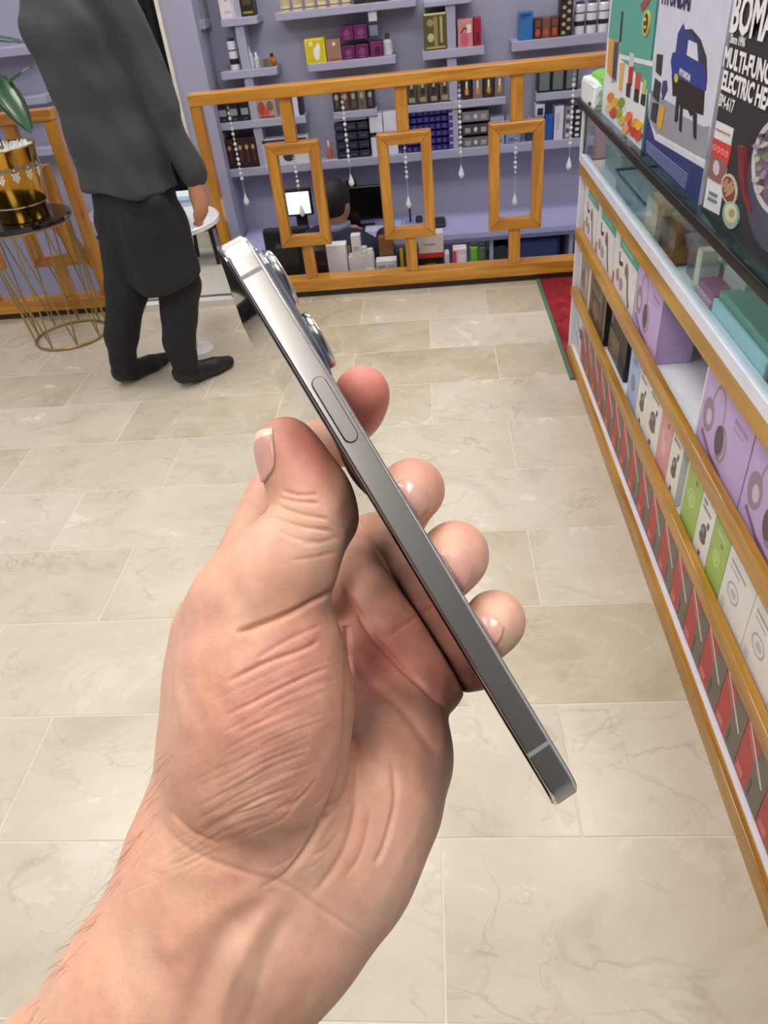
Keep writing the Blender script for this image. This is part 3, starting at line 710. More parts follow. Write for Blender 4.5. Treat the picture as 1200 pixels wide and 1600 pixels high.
ltn = mat('ink_navy', (40, 42, 84), .5); ltw = mat('ink_white', (236, 236, 240), .5)
p = at_x(1046, 4, XT); text(b2, 'HYUNDAI', (XT - .001, p[1] + .055, p[2] - .004), U_, V_, .052, ltn, bold=.0012, squash=.9)
p = at_x(1063, 116, XT); text(b2, 'HYUNDAI', (XT - .0016, p[1], p[2]), (0, -1, -.04), V_, .017, ltw)
p = at_x(1092, 124, XT)
F = PFace(); [F.pp([(1091, 118 + k * 4), (1101, 121 + k * 4), (1101, 122 + k * 4), (1091, 119 + k * 4)], wt) for k in range(3)]; F.lift = .002; F.done(b2, 'mark')
# multi cooker box
b3 = empty('cooker_box', (XT + .1, 1.2, ZT), 'black kitchen appliance box with white lettering, nearest on the glass top', 'box')
G().box((XT, .98, ZT), (XT + .2, 1.475, ZT + .34)).out('carton', card((44, 42, 48)), b3, bevel=.002)
F = PFace(); blk = card((46, 44, 50))
F.pp([(1120, 188), (1147, 201), (1124, 336), (1099, 323)], wt)
F.pp([(1115, 214), (1144, 228), (1138, 256), (1112, 240)], card((200, 60, 60)))
for k in range(4): F.pe(1117 + k * 6.4, 230 + k * 3.6, 2.6, 5, card((226, 150, 146))); F.pe(1117 + k * 6.4, 230 + k * 3.6, 1.4, 3, card((200, 60, 60)))
F.pp([(1112, 240), (1138, 256), (1130, 290), (1106, 276)], card((140, 96, 88))); F.pe(1121, 262, 5, 12, card((190, 190, 206)))
F.pp([(1110, 298), (1122, 304), (1121, 309), (1109, 303)], card((120, 120, 120))); F.pp([(1108, 307), (1121, 314), (1120, 318), (1107, 311)], card((120, 120, 120)))
F.pp([(1120, 200), (1142, 210), (1142, 212), (1120, 202)], card((190, 110, 110)))
F.pe(1141, 296, 12, 25, card((196, 188, 176)), -.12); F.pe(1141, 296, 10, 21, card((120, 66, 50)), -.12)
for k in range(5): F.pe(1136 + k * 2.6, 286 + (k * 7) % 17, 3, 8, card((180, 140, 110)), .5)
F.pe(1144, 336, 12, 22, card((150, 180, 160)), -.1); F.pe(1145, 333, 9.5, 15, card((214, 204, 170)), -.1); F.pe(1147, 333, 5, 7, card((150, 160, 110)))
F.pe(1215, 300, 46, 98, card((70, 72, 92)), 0, 28); F.pe(1222, 262, 44, 78, card((196, 198, 206)), 0, 28); F.pe(1224, 262, 40, 70, card((112, 94, 118)), 0, 28)
rr_ = random.Random(9)
for k in range(34):
    F.pe(1198 + rr_.uniform(-12, 30), 240 + rr_.uniform(-30, 60), rr_.uniform(2, 5), rr_.uniform(4, 8), card([(190, 186, 170), (150, 130, 150), (110, 130, 96), (90, 72, 90)][k % 4]), rr_.uniform(0, 2))
F.pp([(1160, 226), (1168, 230), (1172, 300), (1180, 330), (1170, 312), (1162, 270)], card((120, 40, 48)))
F.done(b3)
def T_(s_, x, y, size, sq=1.0, bold=.0012, dy=0):
    q = at_x(x, y, XT); text(b3, s_, (XT - .001, q[1], q[2]), U_, V_, size, ltw, squash=sq, bold=bold)
T_('BOMANN', 1141, 47, .078, .86, .0024)
T_('Since 1996', 1142, 66, .018, .9, .0002)
T_('MULTI-FUNCTION', 1131, 101, .0385, .95, .0012)
T_('ELECTRIC HEATING', 1128, 137, .0385, .90, .0012)
T_('BM-617', 1124, 164, .027, .9, .0003)
# torn green and white package on the far corner
pk = empty('torn_package', (XT + .03, 2.52, ZT), 'crumpled lime green and white package on the counter\'s far corner', 'package')
def crumple(V, F, amp, seed):
    r = random.Random(seed)
    return [tuple(c + r.uniform(-amp, amp) for c in v) for v in V], F
def blob(c, rad, m, parent, name, seed, sub=2, amp=.12, smooth=False):
    bm = bmesh.new(); bmesh.ops.create_icosphere(bm, subdivisions=sub, radius=1)
    r = random.Random(seed); off = Vector((seed * 3.1, seed * 1.7, 0))
    from mathutils import noise
    V = []
    for v in bm.verts:
        k = 1 + amp * 2.2 * noise.noise(v.co * 2.2 + off) + amp * noise.noise(v.co * 6 + off)
        q = v.co * k; sx = lambda t: math.copysign(abs(t) ** (.35 if sub == 4 else .7), t)
        V.append((c[0] + rad[0] * sx(q.x), c[1] + rad[1] * sx(q.y), c[2] + rad[2] * sx(q.z)))
    Fc = [tuple(v.index for v in f.verts) for f in bm.faces]; bm.free()
    return build(name, V, Fc, m, parent, smooth=smooth)
blob((XT + .040, 2.565, ZT + .042), (.042, .115, .044), card((120, 190, 60), .35), pk, 'green_wrap', 3, 4, .09)
blob((XT - .004, 2.58, ZT + .034), (.020, .112, .036), card((226, 232, 236), .35), pk, 'white_flap', 5, 4, .16)
blob((XT - .006, 2.52, ZT + .012), (.02, .03, .011), card((52, 50, 56), .5), pk, 'dark_insert', 6, 2, .1)

# ------------------------------------------------------------------ contents of the display
ZD = .7065
clear = glassmat('clear_plastic', (0.82, 0.87, 0.87, 1))
def trans_mat(name, col, a=.45):
    m = mat(name, col, .12, alpha=a, spec=.8, bump=.8, bscale=40); return m
film = trans_mat('wrinkled_film', (216, 220, 224), .30); film2 = trans_mat('wrinkled_film_dark', (150, 150, 150), .35)
def tub(name, x0, x1, y0, y1, h, m, rim, label):
    r = empty(name, ((x0 + x1) / 2, (y0 + y1) / 2, ZD), label, 'container')
    G().box((x0, y0, ZD), (x1, y1, ZD + h)).out('body', m, r, bevel=.012, seg=3)
    g = G(); t = .004; z = ZD + h - .004
    for a, b in (((x0 - t, y0 - t), (x1 + t, y0)), ((x0 - t, y1), (x1 + t, y1 + t)), ((x0 - t, y0), (x0, y1)), ((x1, y0), (x1 + t, y1))): g.box((a[0], a[1], z), (b[0], b[1], z + .008))
    g.out('rim', rim, r, bevel=.002)
    return r
navy = mat('navy_rim', (30, 46, 70), .3); frost = trans_mat('frosted_tub', (176, 198, 206), .75); frost2 = trans_mat('frosted_tub_green', (176, 196, 190), .8)
tub('storage_tub', XC + .06, XC + .24, 2.33, 2.56, .075, frost2, frost2, 'frosted greenish food tub at the far end of the glass display')
t2 = tub('storage_tub', XC + .035, XC + .23, 1.93, 2.27, .055, frost, navy, 'pale blue tub with navy rim inside the glass display')
G().lathe([(.05, 0), (.055, .003), (.055, .008), (.03, .011)], (XC + .14, 2.36, ZD + .077), 24).out('lid', mat('black_lid', (22, 26, 26), .3), t2)
G().lathe([(.045, 0), (.05, .003), (.05, .006), (.03, .008)], (XC + .15, 2.03, ZD + .056), 24).out('lid', mat('brown_lid', (110, 84, 58), .4), t2)
def D(name, x0, x1, ya, yb, h, c, label, z=0, cat='box', bev=.002, m=None, wrap=None):
    r = empty(name, ((x0 + x1) / 2, (ya + yb) / 2, ZD + z), label, cat)
    G().box((x0, yb, ZD + z), (x1, ya, ZD + z + h)).out('carton', m or card(c, .35), r, bevel=bev)
    return r
D('beige_pack', XC + .03, XC + .09, 1.90, 1.80, .09, (196, 190, 172), 'beige bagged pack just in front of the navy-rimmed tub')
D('brown_box', XC + .03, XC + .09, 1.76, 1.64, .075, (104, 88, 72), 'small brown box lying inside the display behind the white stand')
jr = empty('blue_jar', (XC + .13, 1.72, ZD), 'blue jar wrapped in clear film inside the display', 'jar')
G().lathe([(.05, 0), (.06, .01), (.062, .07), (.05, .09), (.03, .095)], (XC + .13, 1.72, ZD), 24).out('body', mat('blue_jar', (70, 120, 150), .25), jr, smooth=True)
blob((XC + .13, 1.72, ZD + .055), (.08, .10, .06), film, jr, 'film_wrap', 11, 3, .2)
D('grey_pack', XC + .05, XC + .13, 1.60, 1.50, .085, (112, 112, 128), 'grey bagged pack in the display in front of the blue jar')
for k, (x, y) in enumerate(((XC + .12, 1.86), (XC + .17, 1.53))):
    c = empty('pink_pot', (x, y, ZD + .08), ['small round pot with a pink lid beside the blue jar', 'round pot with a pink and clear lid behind the grey pack'][k], 'jar')
    G().lathe([(.028, 0), (.03, .004), (.03, .02), (.022, .026)], (x, y, ZD + .085), 18).out('body', mat('pink_clear', (170, 130, 140), .15), c, smooth=True)
D('white_stand', XC + .035, XC + .075, 1.505, 1.475, .088, (214, 226, 216), 'narrow white upright stand inside the glass display', cat='stand')
D('phone_case_box', XC + .07, XC + .15, 1.44, 1.33, .075, (180, 190, 196), 'pale grey box with a black bar inside the glass display')
bk = D('purple_box', XC + .03, XC + .10, 1.455, 1.36, .045, (126, 60, 116), 'purple box with pale front edge inside the glass display')
G().box((XC + .024, 1.36, ZD), (XC + .03, 1.455, ZD + .03)).out('front_strip', card((176, 160, 180)), bk)
tr = D('teal_case', XC + .032, XC + .16, 1.345, 1.075, .062, (86, 156, 150), 'teal flat case with a light blue front edge in the display', bev=.004)
G().box((XC + .021, 1.075, ZD), (XC + .031, 1.34, ZD + .05)).out('front_strip', card((150, 205, 222), .25), tr, bevel=.003)
blob((XC + .14, 1.25, ZD + .075), (.05, .11, .02), film, tr, 'film_wrap', 12, 3, .25)
ob = D('orange_box', XC + .168, XC + .26, 1.33, 1.26, .10, (222, 112, 78), 'orange-capped dark bagged item under the glass edge', bev=.008, z=.0)
ob2 = blob((XC + .235, 1.16, ZD + .060), (.065, .10, .045), mat('dark_bag', (52, 50, 44), .2, bump=.6, bscale=30), ob, 'dark_bag', 14, 3, .15)
bx_ = D('black_flat_box', XC + .028, XC + .12, 1.06, .90, .05, (58, 58, 60), 'black flat box with a white corner mark in the nearest display', bev=.002)
q = at_x(1195, 600, XC + .027); F = Face((XC + .0275, 1.06, ZD), (0, -.16, 0), (0, 0, .05), (-1, 0, 0)); F.rect(0, 0, 1, .35, card((92, 98, 120))); F.rect(.66, .5, .9, .66, card((220, 220, 224))); F.done(bx_)
pb = empty('pink_bag', (XC + .09, 1.03, ZD + .05), 'pink trinkets in a clear crinkled bag on the black flat box', 'bag')
for k, (y, z) in enumerate(((1.07, .075), (1.01, .07))): blob((XC + .09, y, ZD + z), (.022, .022, .018), card((226, 176, 190), .3), pb, 'pink_trinket', 20 + k, 2, .15, True)
blob((XC + .09, 1.04, ZD + .078), (.05, .07, .035), film, pb, 'bag_film', 23, 3, .25)
for k, (x, y, z, rx, ry, rz, s_) in enumerate(((XC + .12, 1.42, .08, .05, .07, .03, 31), (XC + .08, 1.82, .07, .05, .06, .04, 32), (XC + .2, 1.6, .07, .07, .12, .04, 33))):
    b = empty('plastic_bag', (x, y, ZD + z - rz), ['clear crinkled bag lying on the pale grey boxes in the display', 'clear crinkled bag over the beige pack in the display', 'large clear crinkled bag behind the grey pack in the display'][k], 'bag')
    blob((x, y, ZD + z), (rx, ry, rz), film if k < 2 else film2, b, 'bag_film', s_, 3, .3)
# ================================================================== shelves on the back wall and the goods on them
YS = 4.40
vpx, vpy = 787, 2430
dkm = lambda c, r=.4: card(c, r)
def shelf(xl, yl, xr, yr, th):
    a = at_y(xl, yl, YS); b = at_y(xr, yr, YS); c = at_y(xl, yl + th, YS)
    z1 = (a[2] + b[2]) / 2; h = a[2] - c[2]
    o = G().box((a[0], YS, z1 - h), (b[0], YW, z1)).out('shelf', lav, None, bevel=.003)
    return o, z1
SHELVES = dict(a=(274, 36, 318, 31, 15), b=(344, 31, 401, 24, 13), c=(344, 112.5, 432, 105, 13), d=(429, 20, 650, -2, 13), e=(480, 100, 618, 87, 13), f=(662, 3, 736, -4, 9),
               g=(660, 81, 757, 71, 14), h=(800, 64, 956, 51, 16), i=(327, 194, 477, 181, 12), j=(333, 267, 930, 214, 13), k=(521, 176, 589, 170, 11), l=(635, 165, 791, 151, 12), m=(838, 146, 935, 138, 12))
SLAB = {'a': 'leftmost floating shelf by the pale pilaster', 'b': 'short lavender shelf crossing the left upright high up', 'c': 'short lavender shelf crossing the left upright above the railing', 'd': 'long lavender shelf holding cream bottles', 'e': 'lavender shelf holding the yellow and purple boxes',
        'f': 'short lavender shelf at the top of the right upright', 'g': 'lavender shelf holding the gold-olive box', 'h': 'lavender shelf holding three striped white cans', 'i': 'lavender shelf just under the railing top at the left', 'j': 'longest lavender shelf running behind all three frames',
        'k': 'small lavender shelf of dark perfumes left of the middle post', 'l': 'lavender shelf of gold and dark perfumes right of the middle post', 'm': 'lavender shelf holding three grey-green framed boxes'}
SZ = {}
for k_, v in SHELVES.items():
    o, z = shelf(*v); SZ[k_] = z; props(o, SLAB[k_], 'shelf', 'lavender wall shelves'); o.name = 'wall_shelf'
for (x, y, w_, lb) in ((376, 60, 14, 'left lavender upright joining the short shelves'), (705, 60, 15, 'right lavender upright joining the perfume shelves')):
    a = at_y(x - w_ / 2, y, YS); b = at_y(x + w_ / 2, y, YS)
    G().box((a[0], YS + .012, 0.36), (b[0], YW, 1.9)).out('shelf_upright', lav, None, label=lb, cat='shelf')

def spot(xl, xr, sh, h, yb=None, Y=YS + .012):
    """world x0,x1,z0,z1 of something whose bottom edge runs xl..xr (photo px) on shelf sh, h px tall"""
    zz = SZ[sh] if isinstance(sh, str) else sh
    # y at the shelf height for xl
    lo, hi = -200, 900
    for _ in range(40):
        md = (lo + hi) / 2
        if at_y(xl, md, Y)[2] > zz: lo = md
        else: hi = md
    yb = md; a = at_y(xl, yb, Y); b = at_y(xr, yb, Y)
    s_ = (vpx - xl) / (vpy - yb); c = at_y(xl - s_ * h, yb - h, Y)
    return a[0], b[0], zz, c[2]
def wbox(name, xl, xr, sh, h, c, label, prints=None, group=None, cat='box', dep=.09, lift=0, Y=YS + .012, rough=.4):
    x0, x1, z0, z1 = spot(xl, xr, sh, h, Y=Y); z0 += lift; z1 += lift
    if prints is None:
        return G().box((x0, Y, z0), (x1, Y + dep, z1)).out(name, dkm(c, rough), None, bevel=.0015, label=label, cat=cat, group=group)
    r = empty(name, ((x0 + x1) / 2, Y + dep / 2, z0), label, cat, group)
    G().box((x0, Y, z0), (x1, Y + dep, z1)).out('carton', dkm(c, rough), r, bevel=.0015)
    F = Face((x0, Y - .0004, z0), (x1 - x0, 0, 0), (0, 0, z1 - z0), (0, -1, 0)); F.lift = .0012; prints(F); F.done(r)
    return r
def bottle(name, x, sh, w_, h, c, cap, label, group=None, Y=YS + .05, cat='bottle', shape=0, m=None, band=None):
    x0, x1, z0, z1 = spot(x - w_ / 2, x + w_ / 2, sh, h, Y=Y); r_ = (x1 - x0) / 2; xc = (x0 + x1) / 2; hh = z1 - z0
    r = empty(name, (xc, Y, z0), label, cat, group)
    prof = [(r_ * .9, 0), (r_, hh * .03), (r_, hh * .6), (r_ * .75, hh * .7), (r_ * .4, hh * .74)] if shape == 0 else [(r_ * .95, 0), (r_, hh * .02), (r_, hh * .86), (r_ * .85, hh * .9)]
    if shape == 2: prof = [(r_ * .6, 0), (r_ * .9, hh * .15), (r_, hh * .4), (r_ * .8, hh * .65), (r_ * .35, hh * .72)]
    G().lathe(prof, (xc, Y, z0), 14).out('body', m or dkm(c, .2), r, smooth=False)
    t = prof[-1][1]
    G().lathe([(r_ * (.45 if shape != 1 else .8), t), (r_ * (.45 if shape != 1 else .8), hh * .98), (r_ * .35, hh)], (xc, Y, z0), 12).out('cap', dkm(cap, .3), r)
    if band:
        for q0, q1, bc in band: G().lathe([(r_ * 1.01, hh * q0), (r_ * 1.02, hh * (q0 + .01)), (r_ * 1.02, hh * q1), (r_ * 1.01, hh * q1)], (xc, Y, z0), 14).out('label_band', dkm(bc), r)
    return r

# shelf a, b
wbox('gift_box', 277, 312, 'a', 62, (206, 206, 226), 'pale lilac printed box on the leftmost floating shelf', lambda F: (F.rect(.1, .15, .5, .8, card((150, 150, 200))), F.ell(.3, .6, .12, .15, card((120, 124, 190))), F.rect(.6, .5, .9, .95, card((176, 186, 180))), F.rect(.1, .04, .9, .08, card((150, 150, 190)))))
wbox('grey_box', 313, 321, 'a', 60, (132, 130, 146), 'dark grey box edge beside the pale lilac printed box', dep=.1, Y=YS + .05)
wbox('tall_grey_box', 303, 312, .52, 62, (150, 150, 166), 'slim grey box leaning below the leftmost floating shelf', Y=YW - .06, dep=.05)
wbox('cream_box', 346, 370, 'b', 50, (214, 208, 218), 'pale cream box on the short shelf left of the upright', lambda F: (F.ell(.5, .6, .12, .06, card((160, 150, 160))), F.rect(.3, .2, .7, .24, card((180, 176, 190)))))
wbox('olive_box', 379, 399, 'b', 44, (36, 32, 22), 'black and gold-olive box on the short shelf right of the upright', lambda F: (F.rect(.1, .1, .9, .18, card((150, 130, 50))), F.rect(.15, .4, .85, .9, card((70, 64, 30)))))
# shelf c
bottle('spray_can', 369, 'c', 14, 50, (222, 222, 232), (60, 60, 70), 'white spray can with a black slash on the short shelf', shape=1, band=[(.18, .36, (30, 30, 40)), (.6, .64, (30, 30, 40))])
bottle('small_bottle', 394, 'c', 9, 34, (206, 212, 220), (220, 226, 234), 'taller small clear bottle on the short shelf')
bottle('small_bottle', 403, 'c', 8, 24, (196, 204, 214), (226, 230, 236), 'shorter small clear bottle with a white cap on the short shelf')
for i in range(3): wbox('amber_sample', 408 + i * 6, 413 + i * 6, 'c', 13, [(150, 120, 70), (90, 100, 120), (140, 100, 50)][i], ['amber square perfume sample next to the clear bottles', 'blue-grey square perfume sample on the short shelf', 'amber square perfume sample beside the round gold perfume'][i], cat='perfume', dep=.02)
bottle('gold_perfume', 427, 'c', 13, 20, (170, 110, 30), (60, 40, 20), 'round gold perfume bottle on the short shelf', shape=2, cat='perfume')
# shelf d
for i in range(6): bottle('cream_bottle', 447 + i * 19, 'd', 16, 50, (214, 200, 170), (120, 70, 40), '%s cream bottle from the left on the long top shelf' % ORDW[i], 'cream bottles on the top shelf', shape=1, band=[(.2, .5, (190, 176, 140)), (.06, .1, (120, 100, 60))])
for i in range(3): wbox('dark_box', 553 + i * 19, 570 + i * 19, 'd', 46, [(40, 36, 40), (54, 40, 40), (34, 34, 48)][i], '%s dark box right of the cream bottles' % ORDW[i], group='dark boxes beside the cream bottles')
# shelf e
wbox('yellow_box', 480, 511, 'e', 38, (222, 204, 30), 'bright yellow box with a white figure on the back wall shelf', lambda F: (F.rect(.08, .08, .92, .92, card((206, 186, 30))), F.ell(.55, .4, .16, .28, card((226, 226, 220))), F.ell(.65, .62, .1, .2, card((230, 230, 224))), F.ell(.3, .8, .1, .1, card((226, 220, 180)))))
wbox('tan_box', 512, 535, 'e', 34, (150, 116, 100), 'tan box between the yellow and the purple boxes', lambda F: (F.rect(.1, .08, .9, .14, card((170, 70, 50))), F.ell(.55, .8, .1, .08, card((230, 220, 210)))))
for j in range(2):
    for i in range(2):
        wbox('purple_box', 536 + i * 21, 556 + i * 21, 'e', 22, (96, 26, 84), '%s %s purple box of the stack of four' % (['lower', 'upper'][j], ['left', 'right'][i]), lambda F: (F.ell(.5, .5, .25, .25, card((130, 60, 116))), F.rect(.25, .1, .75, .18, card((140, 80, 130)))), 'stack of purple boxes', lift=j * .0835)
wbox('purple_bag', 580, 598, 'e', 24, (110, 36, 90), 'small purple box right of the stack of four', lambda F: F.ell(.6, .4, .25, .3, card((60, 16, 50))))
wbox('blue_grey_box', 581, 594, 'e', 16, (110, 120, 150), 'blue-grey box on top of the small purple box', lift=.092, dep=.07)
wbox('small_white_box', 581, 594, 'e', 15, (206, 208, 216), 'small white box topmost beside the purple stack', lift=.154, dep=.07)
bottle('silver_bottle', 607, 'e', 15, 34, (196, 200, 206), (60, 60, 66), 'silver bottle at the right end of the purple box shelf')
# shelf g, f
wbox('gold_olive_box', 663, 700, 'g', 58, (84, 80, 50), 'gold-olive perfume set box left of the right upright', lambda F: (F.rect(.05, .95, .95, 1, card((220, 210, 150))), F.ell(.3, .35, .14, .12, card((190, 180, 130))), F.rect(.44, .1, .6, .9, card((140, 130, 80))), F.ell(.3, .75, .14, .1, card((150, 140, 90))), F.rect(.7, .2, .8, .9, card((176, 166, 110))), F.rect(.1, .05, .9, .1, card((180, 160, 80)))))
wbox('pink_box', 716, 739, 'g', 44, (206, 130, 140), 'pink box with a bottle picture right of the right upright', lambda F: (F.rect(.05, .5, .95, .97, card((190, 140, 120))), F.ell(.45, .28, .28, .25, card((196, 90, 110))), F.line([(.2, .5), (.45, .7), (.8, .5)], .008, card((96, 40, 60))), F.rect(.6, .5, .9, .8, card((230, 200, 206)))))
wbox('crimson_box', 741, 752, 'g', 44, (150, 20, 50), 'narrow crimson box beside the pink one', lambda F: F.rect(.3, .1, .7, .5, card((100, 10, 36))))
# shelf h
wbox('blue_box', 811, 832, 'h', 44, (46, 110, 176), 'medium blue box at the left of the top right shelf', lambda F: (F.line([(.1, .9), (.8, .9)], .01, card((20, 60, 120))), F.rect(.1, .78, .5, .82, card((30, 80, 140)))))
for i in range(3): wbox('rust_box', 834 + i * 13, 846 + i * 13, 'h', 32, [(70, 40, 34), (120, 76, 60), (96, 44, 34)][i], '%s brown patterned box right of the blue one' % ORDW[i], (lambda F: (F.ell(.5, .3, .3, .2, card((180, 80, 50))), F.rect(.2, .6, .8, .9, card((110, 80, 60))))), 'brown patterned boxes on the top right shelf')
wbox('black_floral_box', 874, 893, 'h', 60, (30, 28, 26), 'tall black box with cream flowers beside the striped cans', lambda F: [F.ell(.3 + .4 * (k % 2), .1 + k * .11, .16, .05, card((180, 166, 130))) for k in range(8)])
for i in range(3): bottle('striped_can', 904 + i * 18.5, 'h', 16, 52, (218, 218, 228), (70, 70, 84), '%s white can with a black slash on the top right shelf' % ORDW[i], 'striped cans on the top right shelf', shape=1, band=[(.25, .4, (34, 34, 44)), (.62, .66, (40, 40, 52))])
# shelf i (just under the rail)
for i in range(3): wbox('black_box', 343 + i * 17, 359 + i * 17, 'i', 32, (20, 20, 28), '%s black box with a grey square on the shelf under the rail' % ORDW[i], (lambda F: (F.rect(.15, .3, .85, .62, card((140, 144, 156))), F.rect(.3, .08, .7, .16, card((80, 84, 96))))), 'black boxes under the rail')
wbox('red_cream_box', 404, 434, 'i', 32, (170, 150, 140), 'cream box with red flowers right of the left upright', lambda F: (F.ell(.25, .5, .2, .35, card((170, 60, 50))), F.ell(.7, .6, .18, .25, card((120, 96, 80))), F.rect(.1, .05, .9, .12, card((90, 70, 60))), F.ell(.5, .3, .15, .2, card((190, 80, 70)))))
wbox('lilac_box', 458, 468, 'i', 34, (196, 196, 222), 'narrow lilac box right of the first post under the rail')
wbox('black_slim_box', 469, 474, 'i', 32, (34, 34, 44), 'very narrow black box at the end of the shelf under the rail')
# shelf j (long)
def dummyfig(F):
    for k in range(3): F.ell(.2 + .3 * k, .7, .08, .08, card((190, 150, 90))); F.rect(.14 + .3 * k, .2, .26 + .3 * k, .6, card((84, 36, 40)))
for i in range(2): wbox('maroon_box', 339 + i * 36, 372 + i * 36, 'j', 46, (44, 18, 24), ['left', 'right'][i] + ' dark maroon perfume box with gold caps on the long shelf', dummyfig, 'maroon perfume boxes on the long shelf')
wbox('black_band_box', 340, 404, 'j', 9, (26, 24, 30), 'flat black box lying on the two maroon boxes', lift=.225, dep=.08)
wbox('panda_box', 414, 486, 'j', 40, (206, 206, 214), 'white box with black shapes behind the first frame', lambda F: (F.ell(.2, .6, .14, .2, card((40, 40, 46))), F.ell(.55, .3, .12, .2, card((50, 50, 56))), F.ell(.85, .6, .1, .2, card((60, 60, 66))), F.rect(.02, .86, .98, .98, card((50, 48, 52))), F.ell(.42, .7, .1, .14, card((120, 90, 70)))))
bottle('orange_bottle', 516, 'j', 8, 28, (196, 100, 60), (220, 220, 220), 'small orange bottle on the long shelf')
for j in range(4):
    for i in range(3):
        wbox('navy_box', 528 + i * 17.5, 544 + i * 17.5, 'j', 11, (34, 40, 58), 'dark navy small box, %s row, %s column of its stack' % (['bottom', 'second', 'third', 'top'][j], ['left', 'middle', 'right'][i]), (lambda F: F.rect(.2, .35, .8, .6, card((66, 76, 100)))), 'stack of dark navy boxes', lift=j * .0465)
wbox('pale_box', 530, 579, 'j', 12, (170, 172, 190), 'pale grey flat box on top of the dark navy stack', lift=.188)
for j in range(2):
    for i in range(2): wbox('white_carton', 582 + i * 21, 602 + i * 21, 'j', 28, (206, 208, 224), '%s %s plain white carton beside the navy stack' % (['lower', 'upper'][j], ['left', 'right'][i]), None, 'plain white cartons on the long shelf', lift=j * .117)
n_ = 0
for j in range(7):
    for i in range(9):
        wbox('indigo_box', 627 + i * 9.2, 635.4 + i * 9.2, 'j', 8.2, (40, 26, 110), 'tiny indigo box, %s row from the bottom, %s from the left' % (ORDW[j], ORDW[i]), (lambda F: F.ell(.5, .5, .25, .25, card((92, 76, 150)))), 'wall of tiny indigo boxes', lift=j * .0355)
for j in range(3):
    wbox('grey_brown_box', 723, 764, 'j', 15, [(100, 100, 110), (66, 58, 66), (120, 118, 130)][j], '%s wide grey-brown box of the stack right of the upright' % ['bottom', 'middle', 'top'][j], (lambda F: (F.ell(.5, .5, .07, .25, card((196, 196, 206))), F.rect(.1, .2, .3, .7, card((150, 150, 160))), F.rect(.7, .2, .9, .7, card((160, 156, 150))))), 'grey-brown boxes right of the upright', lift=j * .063)
for i in range(2): wbox('pale_blue_box', 766 + i * 24, 788 + i * 24, 'j', 44, [(150, 156, 186), (120, 140, 176)][i], ['pale blue box beside the grey-brown stack', 'pale blue box half hidden by the third frame'][i], lambda F: (F.ell(.4, .6, .2, .15, card((190, 196, 214))), F.rect(.2, .1, .8, .2, card((90, 96, 130)))))
wbox('white_navy_box', 836, 849, 'j', 18, (210, 212, 224), 'small white box with a navy square right of the third post', lambda F: F.rect(.15, .1, .85, .7, card((30, 34, 70))), lift=.12)
bottle('dark_bottle', 826, 'j', 11, 38, (60, 66, 84), (150, 156, 170), 'dark bottle with a pale cap beside the third post')
wbox('royal_blue_box', 851, 863, 'j', 40, (30, 84, 160), 'narrow royal blue box on the long shelf')
wbox('tall_white_box', 865, 879, 'j', 52, (206, 206, 222), 'tall white box beside the royal blue one', lambda F: F.rect(.2, .3, .5, .8, card((176, 176, 200))))
wbox('floral_box', 881, 893, 'j', 50, (140, 136, 150), 'grey floral box left of the black checked one', lambda F: [F.ell(.4, .1 + .15 * k, .25, .06, card((90, 86, 96) if k % 2 else (200, 196, 206))) for k in range(6)])
wbox('checked_box', 894, 906, 'j', 46, (24, 24, 30), 'black and white checked box at the right end of the long shelf', lambda F: [F.rect(.3, .05 + .2 * k, .8, .15 + .2 * k, card((210, 210, 214))) for k in range(5)])
# perfumes on k, l, m
for i in range(5): wbox('perfume_box', 522 + i * 13, 534 + i * 13, 'k', 32, [(40, 36, 44), (90, 60, 50), (60, 56, 60), (110, 96, 84), (30, 34, 50)][i], '%s dark perfume box from the left on the small shelf' % ORDW[i], (lambda F: (F.ell(.5, .7, .25, .15, card((170, 150, 130))), F.rect(.3, .15, .7, .5, card((90, 76, 70))))), 'dark perfume boxes on the small shelf', cat='perfume')
for i in range(4): wbox('perfume_box', 637 + i * 17, 652 + i * 17, 'l', 36, [(74, 66, 52), (90, 82, 60), (60, 56, 46), (96, 88, 70)][i], '%s olive perfume box from the left, right of the middle post' % ORDW[i], (lambda F: (F.ell(.5, .55, .25, .18, card((40, 36, 32))), F.rect(.4, .7, .6, .95, card((190, 180, 140))), F.rect(.2, .1, .8, .3, card((150, 140, 110))))), 'olive perfume boxes on the perfume shelf', cat='perfume')
for i in range(4): wbox('perfume_box', 722 + i * 17, 737 + i * 17, 'l', 38, [(34, 28, 26), (120, 110, 116), (60, 44, 36), (110, 104, 112)][i], '%s dark perfume box from the right upright with a gold bottle' % ORDW[i], (lambda F: (F.ell(.5, .32, .2, .14, card((200, 140, 50))), F.rect(.4, .45, .6, .75, card((220, 214, 206))))), 'gold bottle perfume boxes on the perfume shelf', cat='perfume')
for i in range(3): wbox('framed_box', 840 + i * 21, 860 + i * 21, 'm', 36, (22, 24, 30), '%s black-edged grey box on the shelf under the rail at the right' % ORDW[i], (lambda F: F.rect(.12, .1, .88, .92, card((96, 112, 112)))), 'black-edged grey boxes at the right')

